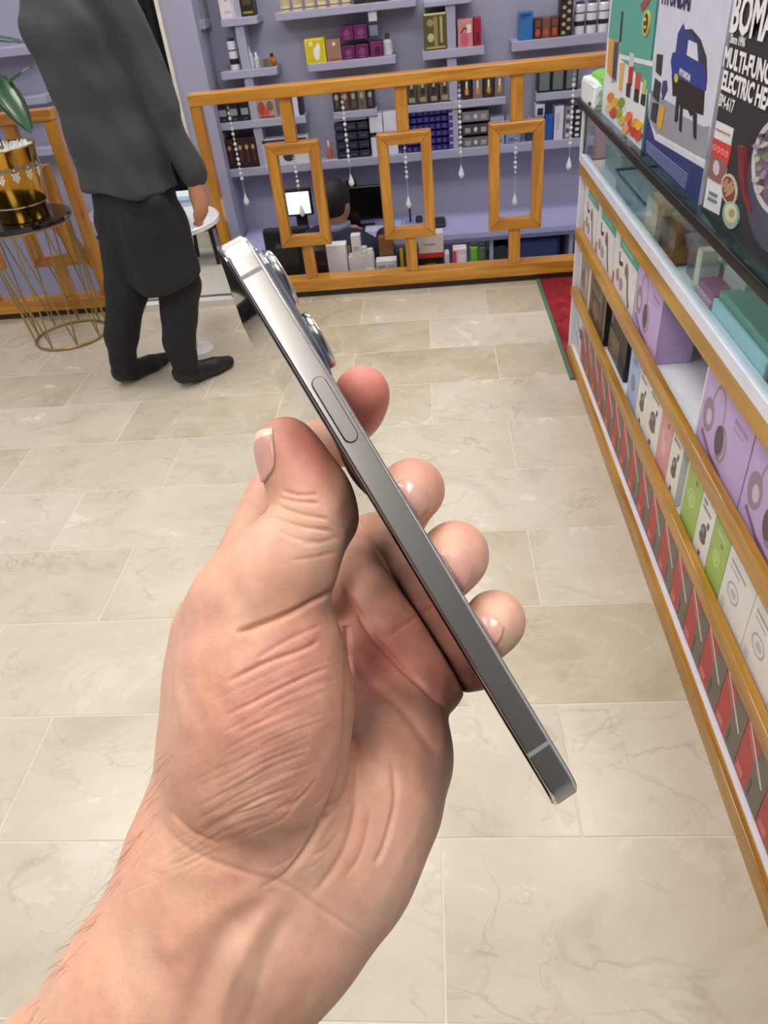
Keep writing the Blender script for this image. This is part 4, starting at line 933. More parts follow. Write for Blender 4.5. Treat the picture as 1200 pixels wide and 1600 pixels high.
# left part of the wall, seen left of the standing man
for i, (y0, y1) in enumerate(((70, 80), (150, 160), (232, 240))):
    a = at_y(0, y0 + 6, YS); 
    G().box((-2.95, YS, a[2] - .04), (-2.06, YR + 1.09, a[2])).out('wall_shelf', lav, None, bevel=.003, label=['upper', 'middle', 'lower'][i] + ' lavender shelf on the wall behind the gold planter', cat='shelf', group='lavender shelves behind the planter')
for i in range(4):
    z = at_y(130, 350 + i * 30, YW - .35)[2]
    G().box((-2.05, YW - .30, z - .085), (-1.66, YW - .02, z - .006)).out('drawer_block', lav, None, label='%s lavender drawer from the top between the railing and the standing man' % ORDW[i], cat='drawer', group='lavender drawers left of the man', bevel=.002)

# ------------------------------------------------------------------ desk in the sunken bay
desk = empty('desk', (-0.2, 4.35, -0.8), 'long lavender desk against the wall of the sunken bay', 'desk')
G().box((XL + .17, 4.13, .005), (1.55, YW, .035)).out('desk_top', mat('desk_lavender', (170, 172, 214), .35), desk, bevel=.002)
G().box((XL + .17, 4.125, -.012), (1.55, 4.135, .005)).out('edge_band', mat('desk_edge', (110, 112, 136), .4), desk)
for x in (-1.1, -.85, .02, .30, .74, 1.2): G().box((x, 4.16, -.8), (x + .02, YW, .005)).out('side_panel', lav, desk)
G().box((.02, 4.50, -.8), (.30, 4.52, .005)).out('back_panel', lav, desk)
G().box((-1.1, 4.16, -.35), (1.4, YW, -.33)).out('shelf', lav, desk)
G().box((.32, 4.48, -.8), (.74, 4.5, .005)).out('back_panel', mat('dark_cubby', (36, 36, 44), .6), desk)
bb = G().box((.40, 4.2, -.33), (.70, 4.42, -.045)).out('storage_bin', card((24, 44, 104)), None, bevel=.02, label='navy blue bin in the cubby under the desk at the right', cat='bin')
sp = empty('speaker_fan', (.34, 4.2, -.33), 'round black desk fan in the dark cubby left of the navy bin', 'fan')
g = G().tube([(.362, 4.19, -.14), (.362, 4.25, -.14)], .075, 18); g.out('housing', card((18, 18, 22)), sp)
G().box((.33, 4.19, -.33), (.39, 4.25, -.2)).out('base', card((30, 30, 36)), sp)
# goods on the ledge right behind the railing
YLG = 3.60
def lbox(name, xl, xr, h, c, label, prints=None, lift=0, Y=YLG, dep=.07, group=None, cat='box'):
    global SZ
    return wbox(name, xl, xr, .001, h, c, label, prints, group, cat, dep, lift, Y)
dk3 = (34, 34, 38)
lbox('black_case', 440, 476, 62, dk3, 'wide black case low behind the railing beside the phone\'s cameras', lambda F: (F.rect(.1, .1, .9, .3, card((48, 48, 54))), F.rect(.1, .4, .9, .44, card((60, 60, 66)))))
lbox('black_case', 494, 516, 54, (28, 28, 32), 'narrow black case right of the first post', lambda F: F.rect(.1, .6, .9, .66, card((60, 60, 66))))
lbox('white_tall_box', 517, 547, 60, (222, 224, 236), 'tall plain white box right of the first post behind the railing')
bottle('yellow_bottle', 551, .002, 7, 48, (206, 180, 40), (190, 160, 40), 'small yellow bottle behind the tall white box', Y=YLG + .09)
lbox('white_box', 549, 572, 40, (214, 216, 222), 'white box with a grey line beside the tall white box', lambda F: F.rect(0, .1, 1, .16, card((150, 154, 170))))
lbox('white_slim_box', 556, 570, 32, (218, 220, 224), 'slim white box standing on the small white box', lambda F: F.rect(.2, .3, .8, .5, card((180, 180, 190))), lift=.128, dep=.05)
bottle('white_bottle', 574, .001, 12, 52, (226, 228, 234), (230, 232, 236), 'left white bottle of the pair behind the railing', 'white bottle pair', Y=YLG + .04, shape=1)
bottle('white_bottle', 583, .001, 11, 48, (226, 228, 234), (230, 232, 236), 'right white bottle of the pair behind the railing', 'white bottle pair', Y=YLG + .04, shape=1)
bottle('clear_tub', 580, .001, 18, 22, (176, 170, 176), (190, 190, 196), 'low clear tub in front of the white bottle pair', shape=1, Y=YLG - .01)
lbox('brown_box', 596, 618, 58, (120, 78, 40), 'brown wooden box behind the small printed white carton', Y=YLG + .08, dep=.05)
lbox('printed_white_box', 590, 622, 30, (214, 214, 222), 'white carton with two grey panels right of the white bottles', lambda F: (F.rect(.1, .3, .45, .8, card((150, 160, 190))), F.rect(.55, .3, .9, .8, card((176, 180, 196)))))
lbox('dark_case', 624, 634, 44, (40, 38, 40), 'dark case left of the second post')
lbox('yellow_tool', 628, 633, 30, (206, 176, 40), 'yellow item in front of the dark case at the second post', Y=YLG - .012, dep=.01, lift=.06, cat='tool')
lbox('emblem_box', 655, 694, 30, (30, 28, 24), 'black box with a gold emblem right of the second post', lambda F: (F.ell(.5, .4, .2, .22, card((130, 116, 50))), F.rect(.3, .65, .7, .75, card((110, 98, 44)))))
lbox('red_white_box', 657, 695, 36, (214, 214, 216), 'white box with a red base lying on the emblem box', lambda F: (F.rect(0, 0, 1, .2, card((196, 50, 50))), F.rect(.2, .5, .7, .6, card((170, 170, 180)))), lift=.098)
lbox('white_tube_box', 696, 703, 34, (206, 210, 222), 'very slim pale box right of the emblem box')
lbox('red_stripe_box', 709, 730, 40, (214, 200, 212), 'white and pink box with a red stripe behind the railing', lambda F: (F.rect(.0, .35, .25, .95, card((214, 70, 90))), F.rect(.4, .4, .9, .8, card((230, 230, 236))), F.rect(0, 0, 1, .2, card((196, 196, 214)))))
bottle('green_bottle', 741, .001, 13, 44, (120, 190, 70), (60, 70, 80), 'green and white bottle with a dark cap behind the railing', shape=1, Y=YLG + .04, band=[(.0, .35, (226, 228, 230))])
bottle('green_bottle', 752, .001, 11, 42, (96, 120, 80), (50, 60, 90), 'dark green bottle beside the green and white one', shape=1, Y=YLG + .04)
lbox('clear_box', 733, 760, 20, (206, 214, 222), 'low white tray in front of the green bottles', Y=YLG - .02, dep=.02)
# things on the desk
kb = empty('desk_phone', (.06, 4.33, .035), 'black flat telephone on the lavender desk', 'telephone')
a = at_z(650, 338, .05); G().box((a[0], 4.26, .036), (a[0] + .17, 4.40, .06)).out('base', card((30, 32, 40)), kb, bevel=.01)
G().box((a[0] + .0, 4.27, .06), (a[0] + .04, 4.39, .08)).out('handset', card((24, 26, 32)), kb, bevel=.01)
for i, (x0, x1, y, c) in enumerate(((-.40, -.30, 4.25, (190, 196, 226)), (-.28, -.19, 4.28, (160, 176, 216)), (-.17, -.05, 4.24, (120, 140, 190)))):
    G().box((x0, y, .0355), (x1, y + .12, .05 + .01 * i)).out('paper_stack', card(c), None, label=['pale', 'light blue', 'blue'][i] + ' stack of papers on the desk beside the black screen', cat='papers')
a = at_y(641, 340, 4.3); G().tube([(a[0], 4.3, .036), (a[0] + .0, 4.3, .17)], .006, 8).out('pen_stand', card((40, 40, 46)), None, label='thin black pen stand upright on the desk', cat='stand')
# tablet / till with lit screen
A = at_y(446, 303, 4.22); B = at_y(486, 330, 4.22)
till = empty('till_screen', ((A[0] + B[0]) / 2, 4.22, .035), 'small lit white screen on a dark stand inside the first frame', 'monitor')
x0, x1, z0, z1 = at_y(451, 333, 4.22)[0], at_y(486, 330, 4.22)[0], at_y(470, 334, 4.22)[2], at_y(466, 300, 4.22)[2]
G().box((x0 - .012, 4.22, z0 - .012), (x1 + .012, 4.25, z1 + .016)).out('bezel', card((22, 22, 26)), till, bevel=.004)
G().box((x0, 4.217, z0), (x1, 4.2205, z1)).out('screen', mat('lit_screen', (225, 238, 236), emis=(220, 240, 236), es=.9), till)
G().box(((x0 + x1) / 2 - .03, 4.25, .035), ((x0 + x1) / 2 + .03, 4.28, z0 + .05)).out('stand', card((30, 30, 36)), till)
kbd = empty('keyboard', ((x0 + x1) / 2, 4.19, .036), 'dark keyboard with pale keys under the small lit screen', 'keyboard')
G().box((x0 - .01, 4.14, .036), (x1 + .03, 4.20, .05)).out('keyboard_body', card((40, 44, 66)), kbd, bevel=.003)
g = G()
for j in range(3): g.box((x0, 4.145 + j * .018, .05), (x1 + .02, 4.156 + j * .018, .053))
g.out('keys', card((120, 126, 160)), kbd)
# big black monitor
P0 = at_y(506, 345, 4.34); P1 = at_y(598, 300, 4.34); zt = at_y(560, 292, 4.34)[2]
tv = empty('black_monitor', ((P0[0] + P1[0]) / 2, 4.36, .035), 'large black monitor behind the seated person\'s head', 'monitor')
G().box((P0[0], 4.34, .09), (P1[0], 4.37, zt)).out('panel', mat('black_screen', (6, 6, 8), .2), tv, bevel=.004)
G().box(((P0[0] + P1[0]) / 2 - .03, 4.37, .035), ((P0[0] + P1[0]) / 2 + .03, 4.40, .3)).out('stand', card((14, 14, 16)), tv)
G().box(((P0[0] + P1[0]) / 2 - .11, 4.30, .035), ((P0[0] + P1[0]) / 2 + .11, 4.44, .045)).out('foot', card((14, 14, 16)), tv)
# office chair
ch = empty('office_chair', (-.80, 4.0, -.8), 'black office chair with padded back left of the lit screen', 'chair')
c0 = at_y(424, 345, 4.0)
G().box((c0[0] - .06, 3.98, -.05), (c0[0] + .20, 4.03, .185)).out('backrest', card((22, 24, 32), .7), ch, bevel=.02, seg=3)
G().box((c0[0] - .06, 3.62 + .1, -.36), (c0[0] + .20, 4.0, -.30)).out('seat', card((22, 24, 32), .7), ch, bevel=.02)
G().tube([(c0[0] + .09, 3.86, -.72), (c0[0] + .09, 3.86, -.36)], .025, 10).out('gas_column', card((40, 40, 44)), ch)
for k in range(5):
    t = k * 2 * math.pi / 5; G().bar((c0[0] + .09, 3.86, -.74), (c0[0] + .09 + .22 * math.cos(t), 3.86 + .22 * math.sin(t), -.77), .03, .03).out('leg', card((30, 30, 34)), ch)
G().box((c0[0] + .07, 4.0, -.36), (c0[0] + .11, 4.04, .0)).out('back_bracket', card((30, 30, 34)), ch)
# ================================================================== gold planter on its wire stand
SX, SY, SZT = -1.76, 3.17, .555
st = empty('plant_stand', (SX, SY, 0), 'round black-topped side table on a gold wire cage', 'table')
gold = mat('gold_wire', (176, 150, 96), .35, .8)
G().lathe([(.19, 0), (.205, .004), (.205, .016), (.2, .02)], (SX, SY, SZT - .02), 40).out('table_top', mat('black_marble', (20, 20, 26), .12, var=.3, scale=12, coat=.4), st)
def ringpts(r, z, n=40): return [(SX + .02 + r * math.cos(2 * math.pi * i / n), SY + .02 + r * math.sin(2 * math.pi * i / n), z) for i in range(n + 1)]
G().tube(ringpts(.165, .008), .006, 8).out('base_ring', gold, st, smooth=True)
G().tube([(SX + .195 * math.cos(2 * math.pi * i / 40), SY + .195 * math.sin(2 * math.pi * i / 40), SZT - .024) for i in range(41)], .005, 8).out('top_ring', gold, st, smooth=True)
for i in range(9):
    for s_ in (1, -1):
        a = 2 * math.pi * i / 9; b = a + s_ * .35
        G().tube([(SX + .19 * math.cos(a), SY + .19 * math.sin(a), SZT - .024), (SX + .02 + .165 * math.cos(b), SY + .02 + .165 * math.sin(b), .01)], .0035, 6).out('wire', gold, st)
PX, PY = -1.735, 3.155
pt = empty('planter', (PX, PY, SZT), 'shiny gold metal planter with pierced diamonds, filled with white pebbles', 'planter')
gm = mat('polished_gold', (206, 158, 62), .14, 1.0)
g = G().lathe([(.098, 0), (.104, .004), (.104, .055), (.112, .058), (.112, .064), (.116, .066), (.14, .27), (.143, .275), (.139, .277), (.135, .268), (.11, .2)], (PX, PY, SZT), 48)
g.out('pot', gm, pt, smooth=True)
G().lathe([(.1125, .0), (.1145, .001), (.1145, .005), (.1125, .006)], (PX, PY, SZT + .060), 40).out('rim_band', mat('silver_band', (226, 222, 210), .2, .9), pt)
g = G(); hole = mat('pierced_light', (226, 226, 224), .4)
for k in range(14):
    for (du, dz) in ((0, 0), (1, 1), (-1, 1), (1, -1), (-1, -1), (0, 2), (0, -2), (2, 0), (-2, 0), (2, 2), (-2, 2), (0, 4)):
        a = 2 * math.pi * k / 14 + du * .042; z = SZT + .175 + dz * .0072; r = .1165 + (z - SZT - .066) * .118 + .0006
        c = np.array([PX + r * math.cos(a), PY + r * math.sin(a), z]); t = np.array([-math.sin(a), math.cos(a), 0]); n_ = np.array([math.cos(a), math.sin(a), 0]); u = np.array([0, 0, 1])
        g.prism([c - t * .0042, c - u * .0055, c + t * .0042, c + u * .0055], n_, .0006)
fixn(g.out('pierced_pattern', hole, pt, kind='stuff'))
g = G(); rr_ = random.Random(2); bmv = [(1, 0, 0), (-1, 0, 0), (0, 1, 0), (0, -1, 0), (0, 0, 1), (0, 0, -1)]; bf = [(0, 2, 4), (2, 1, 4), (1, 3, 4), (3, 0, 4), (2, 0, 5), (1, 2, 5), (3, 1, 5), (0, 3, 5)]
for i in range(420):
    r = .132 * math.sqrt(rr_.random()); a = rr_.uniform(0, 6.28); q = rr_.uniform(.004, .008); c = (PX + r * math.cos(a), PY + r * math.sin(a), SZT + .262 + rr_.uniform(0, .014)); k = [rr_.uniform(.7, 1.3) for _ in range(3)]; an = rr_.uniform(0, 3)
    g.add([(c[0] + q * k[0] * (v[0] * math.cos(an) - v[1] * math.sin(an)), c[1] + q * k[1] * (v[0] * math.sin(an) + v[1] * math.cos(an)), c[2] + q * k[2] * v[2]) for v in bmv], bf)
g.out('pebbles', mat('white_pebble', (226, 226, 224), .6), pt, kind='stuff')
G().lathe([(.01, .2), (.134, .2), (.134, .26), (.01, .262)], (PX, PY, SZT), 24).out('soil', mat('soil', (120, 110, 100), .9), pt)
pl = empty('potted_plant', (PX - .02, PY, SZT + .26), 'broad-leaved green plant with a brown stem rising from the gold planter', 'plant')
g = G().tube([(PX - .035, PY, SZT + .25), (PX - .05, PY, SZT + .36), (PX - .07, PY + .01, SZT + .50), (PX - .1, PY, SZT + .66)], [.035, .033, .028, .02], 12); g.out('stem', mat('bark', (70, 44, 32), .8, var=.2, bump=.6), pl)
for i in range(4): G().tube([(PX - .03 + .02 * i, PY - .02, SZT + .26), (PX + .0 + .012 * i, PY - .04, SZT + .6)], .0025, 5).out('stalk', card((36, 30, 30)), pl)
lfm = mat('leaf_green', (30, 76, 42), .3, var=.2, scale=30, coat=.3); lfd = mat('leaf_dark', (22, 52, 34), .35, var=.2)
def leaf(c, d, L_, W_, m, droop=.3):
    d = np.array(d, float); d /= np.linalg.norm(d); side = np.cross(d, (0, 0, 1)); side /= np.linalg.norm(side); up = np.cross(side, d)
    V = []; F = []; n = 14
    for i in range(n + 1):
        t = i / n; w_ = W_ * math.sin(math.pi * min(t * .93 + .07, 1)) ** .75; cen = np.array(c) + d * L_ * t - np.array([0, 0, 1]) * droop * L_ * t * t
        rib = .0015 * math.cos(i * math.pi)
        for k in (-1, -.55, 0, .55, 1): V.append(cen + side * w_ * k + up * (-.25 * w_ * k * k + (rib if abs(k) > .4 else -.004)))
    for i in range(n):
        for k in range(4): F.append((i * 5 + k, i * 5 + k + 1, i * 5 + k + 6, i * 5 + k + 5))
    o = build('leaf', V, F, m, pl, smooth=True); s_ = o.modifiers.new('t', 'SOLIDIFY'); s_.thickness = .0015
lp = at_y(2, 155, 3.1)
leaf(lp + np.array([0.0, 0, .10]), (.45, -.35, -.5), .20, .055, lfm, .4)
leaf(lp + np.array([-.02, .03, .02]), (.4, .1, .35), .2, .05, lfm)
leaf(lp + np.array([-.05, 0, .26]), (.5, .1, .5), .2, .055, lfd)
leaf(lp + np.array([-.05, 0, .20]), (.6, 0, .1), .22, .06, lfd)
leaf(lp + np.array([-.1, .02, .32]), (.3, -.3, .6), .22, .06, lfd)
for i in range(8):
    a = 2.0 + i * .55; leaf((PX - .1, PY, SZT + .62 + .03 * i), (math.cos(a), math.sin(a), .35), .26, .06, lfd if i % 2 else lfm, .5)

# round white table between the man and the railing
TXc, TYc, TZ = -1.075, 2.93, .555
tb_ = empty('round_table', (TXc, TYc, 0), 'small round white pedestal table beside the standing man', 'table')
G().lathe([(.22, 0), (.23, .004), (.23, .020), (.225, .024)], (TXc, TYc, TZ - .024), 48).out('table_top', mat('white_gloss', (232, 235, 240), .08, coat=.5), tb_)
G().tube([(TXc, TYc, .02), (TXc, TYc, TZ - .024)], .022, 16).out('pedestal', mat('white_leg', (220, 220, 222), .3), tb_)
G().lathe([(.08, 0), (.08, .01), (.03, .022)], (TXc, TYc, 0), 32).out('foot', mat('white_leg', (220, 220, 222), .3), tb_)
a = at_z(292, 322, TZ)
bxx = empty('tissue_box', (a[0] - .05, a[1] + .04, TZ), 'pale blue and white box on the round table by the man\'s hand', 'box')
G().box((a[0] - .10, a[1] - .0, TZ), (a[0] + .03, a[1] + .09, TZ + .04)).out('carton', card((206, 222, 236)), bxx, bevel=.002)
G().box((a[0] - .10, a[1] - .002, TZ + .016), (a[0] + .032, a[1] + .09, TZ + .024)).out('blue_band', card((130, 170, 214)), bxx)
sl = empty('stool', (-1.16, 4.1, .012), 'dark legged stool past the opening beyond the white table', 'stool')
for dx in (0, .16):
    for dy in (0, .16): G().tube([(-1.37 + dx, 4.02 + dy, .012), (-1.35 + dx * .8, 4.04 + dy * .8, .21)], .012, 8).out('leg', card((26, 24, 28)), sl)
G().lathe([(.12, 0), (.13, .01), (.13, .03), (.11, .045)], (-1.29, 4.1, .20), 24).out('seat', card((34, 30, 34), .6), sl)

# ================================================================== standing man
MX, MY = -1.045, 2.66
FWD = np.array([.62, .785, 0]); RGT = np.array([.785, -.62, 0])
def ml(r, f, z): return np.array([MX, MY, 0]) + RGT * r + FWD * f + np.array([0, 0, z])
def sdf_obj(name, s, m, parent, smooth_it=3, label=None, sub=False, disp=None):
    V, Q = s.mesh()
    if sub: V, Q = subdiv(V, Q)
    for it in range(smooth_it):
        A = np.zeros_like(V); C = np.zeros(len(V))
        for i in range(4):
            np.add.at(A, Q[:, i], V[Q[:, (i + 1) % 4]] + V[Q[:, (i + 3) % 4]]); np.add.at(C, Q[:, i], 2)
        V = V * .4 + .6 * A / C[:, None]
    if disp is not None: V = V + vnormals(V, Q) * disp(V)[:, None]
    org = ORG[parent.name]; me = mesh_np(name, V, Q, org, m)
    o = bpy.data.objects.new(name, me); COL.objects.link(o); o.parent = parent; ORG[o.name] = org.copy()
    if label: o['label'] = label
    return o
def cap_(s, pts, k, D=None, sc=(1, 1, 1)): s.caps([p[0] for p in pts], [p[1] for p in pts], k, D, sc)
skin = _mc.get('skin2') or mat('skin2', (196, 140, 112), .5, sss=.1, var=.05)
man = empty('person', (MX, MY, 0), 'standing person seen from behind in a dark grey top, black tunic and black trousers', 'person')
# body: one continuous surface (head, neck, trunk, arms, legs)
FT = [(-1.30, 2.65), (-1.03, 2.60)]
def hand_pts(w, d, s):
    fs = []
    for i, (o, l) in enumerate(((-.027, .062), (-.009, .072), (.009, .068), (.027, .054))):
        b = w + np.array([0, 0, -.085]) + FWD * o
        fs.append([(b, .0095), (b + np.array([0, 0, -l * .55]) - RGT * .012 * s, .0085), (b + np.array([0, 0, -l]) - RGT * .03 * s, .0072)])
    return fs
s = SDF((-1.62, 2.2, -.01), (-.6, 3.05, 1.68), .011, far=.12)
TL = .012
for o_ in (-1, 0, 1): cap_(s, [(ml(o_ * .06, 0, .80), .085), (ml(o_ * .055, 0, 1.0), .085), (ml(o_ * .065, -.01, 1.2), .09), (ml(o_ * .06, -.005, 1.30), .065)], .02)
cap_(s, [(ml(-.12, 0, 1.31), .05), (ml(.12, 0, 1.31), .05)], .02)
cap_(s, [(ml(0, .01, 1.35), .052), (ml(0, .03, 1.46), .05)], .04)
s.ell(ml(0, .05, 1.545), (.078, .096, .115), .02, axes=(RGT, FWD, (0, 0, 1)))
s.ell(ml(0, .12, 1.49), (.045, .045, .05), .03, axes=(RGT, FWD, (0, 0, 1)))
cap_(s, [(ml(0, .145, 1.56), .010), (ml(0, .168, 1.52), .013)], .012)      # nose
for q in (-1, 1):
    s.ell(ml(q * .08, .04, 1.535), (.012, .02, .032), .008, axes=(RGT, FWD, (0, 0, 1)))
    s.ell(ml(q * .032, .138, 1.56), (.015, .01, .009), .004, axes=(RGT, FWD, (0, 0, 1)))
RW = np.array([-.800, 2.60, .765]); LW = ml(-.20, .22, .86)
cap_(s, [(ml(.165, 0, 1.30), .052), (np.array([-.845, 2.58, 1.02]), .042), (RW, .03)], .03)
cap_(s, [(ml(-.165, 0, 1.30), .052), (ml(-.23, .04, 1.04), .042), (LW, .03)], .03)
for w_, q in ((RW, 1), (LW, -1)):
    cap_(s, [(w_, .026), (w_ + np.array([0, 0, -.05]), .03), (w_ + np.array([0, 0, -.08]), .028)], .01, sc=(1, 1, 1))
    for f_ in hand_pts(w_, 0, q): cap_(s, f_, .006)
    cap_(s, [(w_ + np.array([0, 0, -.03]) + FWD * .02, .011), (w_ + np.array([0, 0, -.07]) + FWD * .045 - RGT * .012 * q, .0095), (w_ + np.array([0, 0, -.1]) + FWD * .05 - RGT * .02 * q, .008)], .008)
for i, q in ((0, -1), (1, 1)):
    fx, fy = FT[i]
    cap_(s, [(ml(q * .06, 0, .76), .06), (np.array([(fx * .45 + (MX + .075 * q * .785) * .55), (fy + MY) / 2, .44]), .042), (np.array([fx, fy, .09]), .028)], .02)
    cap_(s, [(np.array([fx, fy, .06]), .032), (np.array([fx, fy, .04]) + FWD * .13, .026)], .03)
body = sdf_obj('body', s, skin, man, 2)
# clothing
grey = mat('grey_jersey', (64, 66, 70), .9, var=.08, scale=160, bump=.25, bscale=500)
s = SDF((-1.62, 2.2, .70), (-.6, 3.05, 1.46), .010, far=.12)
s2 = s
SC2 = (1, 1, 1)
def tor(s, pts, k):      # elliptical trunk: two offset chains side by side
    for off in (-1, 0, 1):
        cap_(s, [(ml(off * w_ + cx, f_, z), r) for (cx, f_, z, w_, r) in pts], k)
tor(s, [(-.005, 0, .72, .093, .118), (-.005, 0, .90, .084, .110), (-.01, -.01, 1.08, .080, .110), (-.02, -.02, 1.22, .095, .112), (-.02, -.01, 1.32, .08, .085)], .04)
cap_(s, [(ml(0, .01, 1.36), .072), (ml(0, .02, 1.41), .062)], .03)
cap_(s, [(ml(.16, 0, 1.31), .075), (np.array([-.868, 2.58, 1.12]), .062), (np.array([-.838, 2.57, .98]), .055), (np.array([-.806, 2.59, .80]), .043), (np.array([-.802, 2.60, .775]), .042)], .012)
cap_(s, [(ml(-.16, 0, 1.31), .075), (ml(-.22, .04, 1.06), .055), (LW + np.array([0, 0, .01]), .042)], .012)
zz_ = s.lo[2] + s.h * np.arange(s.n[2])
xg = (s.lo[0] + s.h * np.arange(s.n[0]))[:, None, None]; yg = (s.lo[1] + s.h * np.arange(s.n[1]))[None, :, None]
s.D = np.maximum(s.D, (.742 - zz_)[None, None, :].astype(np.float32))
s.D = np.maximum(s.D, (zz_ - 1.415)[None, None, :].astype(np.float32))
def folds(V):
    x, y, z = V[:, 0], V[:, 1], V[:, 2]
    return .0055 * np.sin(26 * x + 9 * z + 2 * np.sin(11 * z)) * np.clip((1.25 - z) * 3, .2, 1) + .004 * np.sin(34 * z + 18 * x) * (x > -.93) + .003 * np.sin(60 * (x + y) + 30 * z)
sdf_obj('sweater', s, grey, man, 2, 'dark charcoal grey long-sleeved jersey', disp=folds)
blk = mat('black_cotton', (26, 27, 33), .85, var=.1, scale=90, bump=.3, bscale=400)
s = SDF((-1.5, 2.3, .33), (-.7, 3.0, .86), .010, far=.12)
tor(s, [(-.005, 0, .76, .075, .088), (-.012, 0, .62, .092, .106), (-0.008, 0, .40, .094, .114)], .03)
cap_(s, [(ml(.17, -.03, .72), .035), (ml(.165, -.03, .64), .02)], .04)
cap_(s, [(ml(.165, -.02, .55), .022), (ml(.175, -.02, .42), .03)], .03)
x0_, x1_ = s.lo[0] + s.h * np.arange(s.n[0]), None
zz_ = s.lo[2] + s.h * np.arange(s.n[2]); xg = (s.lo[0] + s.h * np.arange(s.n[0]))
hem = .405 + .05 * np.cos((xg + 1.03) * 9) * -1 + .045
s.D = np.maximum(s.D, (hem[:, None] - zz_[None, :])[:, None, :].astype(np.float32))
sdf_obj('tunic', s, blk, man, 2, 'black knee-length tunic', disp=lambda V: .004 * np.sin(30 * V[:, 0] + 5 * V[:, 2]) + .002 * np.sin(70 * V[:, 0]))
s = SDF((-1.55, 2.3, .015), (-.7, 3.0, .80), .010, far=.12)
for i, q in ((0, -1), (1, 1)):
    fx, fy = FT[i]; kx = (MX + .085 * q) * .5 + fx * .5
    one = s.new()
    cap_(s, [(ml(q * .08, 0, .72), .10), (np.array([kx + (.045 if i == 0 else .035), (fy + MY) / 2, .40]), .078), (np.array([fx * .6 + kx * .4 + .01, fy, .2]), .062), (np.array([fx + .012, fy + .01, .07]), .050)], .02, D=one)
    s.D = np.minimum(s.D, one)
zz_ = s.lo[2] + s.h * np.arange(s.n[2]); s.D = np.maximum(s.D, (.032 - zz_)[None, None, :].astype(np.float32))
sdf_obj('trousers', s, blk, man, 2, 'loose black trousers', disp=lambda V: .003 * np.sin(38 * V[:, 2] + 16 * V[:, 0]) * np.clip(1.2 - V[:, 2] * 2, .3, 1))
shoe = mat('black_shoe', (18, 18, 22), .5)
for i, q in ((0, -1), (1, 1)):
    fx, fy = FT[i]; s = SDF((fx - .1, fy - .12, 0), (fx + .3, fy + .34, .16), .006, far=.1)
    d = np.array([.60, .80, 0]) if i == 0 else np.array([.72, .69, 0])
    b = np.array([fx, fy, .045])
    cap_(s, [(b + np.array([0, 0, .014]), .043), (b + d * .05, .040), (b + d * .14 + np.array([0, 0, -.012]), .036), (b + d * .205 + np.array([0, 0, -.018]), .026)], .012)
    zz_ = s.lo[2] + s.h * np.arange(s.n[2]); s.D = np.maximum(s.D, (.001 - zz_)[None, None, :].astype(np.float32))
    sdf_obj('shoe', s, shoe, man, 1)
s = SDF((-1.3, 2.5, 1.44), (-.85, 2.95, 1.70), .008, far=.1)
s.ell(ml(0, .04, 1.565), (.086, .102, .108), .0, axes=(RGT, FWD, (0, 0, 1)))
xg = s.lo[0] + s.h * np.arange(s.n[0]); yg = s.lo[1] + s.h * np.arange(s.n[1]); zz_ = s.lo[2] + s.h * np.arange(s.n[2])
ff = ((xg - MX)[:, None, None] * FWD[0] + (yg - MY)[None, :, None] * FWD[1]); cut = np.maximum(ff - .10 + 0 * zz_[None, None, :], ff * .9 - (zz_[None, None, :] - 1.50))
s.D = np.maximum(s.D, np.minimum(cut, 9).astype(np.float32))
hair = mat('black_hair', (18, 16, 16), .6, bump=.6, bscale=300)
sdf_obj('hair', s, hair, man, 1)

# ================================================================== seated person in the bay (only head, collar and shoulders clear the ledge)
HX, HY, HZ = at_y(521, 318, 3.98)
se = empty('person', (HX, 3.93, -.8), 'seated person in a navy jacket with black hair, facing the large black monitor', 'person')
f2 = np.array([.45, .89, 0]); r2 = np.array([.89, -.45, 0])
def sl_(r, f, z): return np.array([HX + .03, HY - .02, 0]) + r2 * r + f2 * f + np.array([0, 0, z])
s = SDF((HX - .42, HY - .5, -.8), (HX + .55, HY + .6, HZ + .15), .014, far=.12)
s.ell((HX, HY, HZ), (.078, .098, .112), .02, axes=(r2, f2, (0, 0, 1)))
s.ell(np.array((HX, HY, HZ - .05)) + f2 * .07, (.045, .045, .05), .03, axes=(r2, f2, (0, 0, 1)))
s.caps([np.array((HX, HY, HZ)) + f2 * .095 + np.array([0, 0, .01]), np.array((HX, HY, HZ - .03)) + f2 * .118], [.010, .013], .012)
for q in (-1, 1): s.ell(np.array((HX, HY, HZ - .01)) + r2 * q * .082, (.010, .02, .032), .006, axes=(r2, f2, (0, 0, 1)))
cap_(s, [(np.array((HX, HY, HZ - .05)), .05), (sl_(0, -.03, HZ - .20), .055)], .03)
cap_(s, [(sl_(0, -.05, HZ - .26), .11), (sl_(0, -.08, -.35), .12)], .05)
cap_(s, [(sl_(-.15, -.04, HZ - .23), .05), (sl_(.15, -.04, HZ - .23), .05)], .05)
cap_(s, [(sl_(.17, -.04, HZ - .24), .045), (sl_(.22, .05, HZ - .45), .038), (sl_(.14, .22, .08), .028), (sl_(.12, .27, .075), .026)], .02)
cap_(s, [(sl_(-.17, -.04, HZ - .24), .045), (sl_(-.22, .05, HZ - .45), .038), (sl_(-.1, .22, .08), .028), (sl_(-.09, .27, .075), .026)], .02)
for base in ((.12, .27), (-.09, .27)):
    for k in range(4): cap_(s, [(sl_(base[0] - .02 + k * .014, base[1], .072), .009), (sl_(base[0] - .024 + k * .016, base[1] + .05, .062), .008)], .004)
    cap_(s, [(sl_(base[0] - .03, base[1] - .01, .07), .01), (sl_(base[0] - .045, base[1] + .03, .062), .008)], .004)
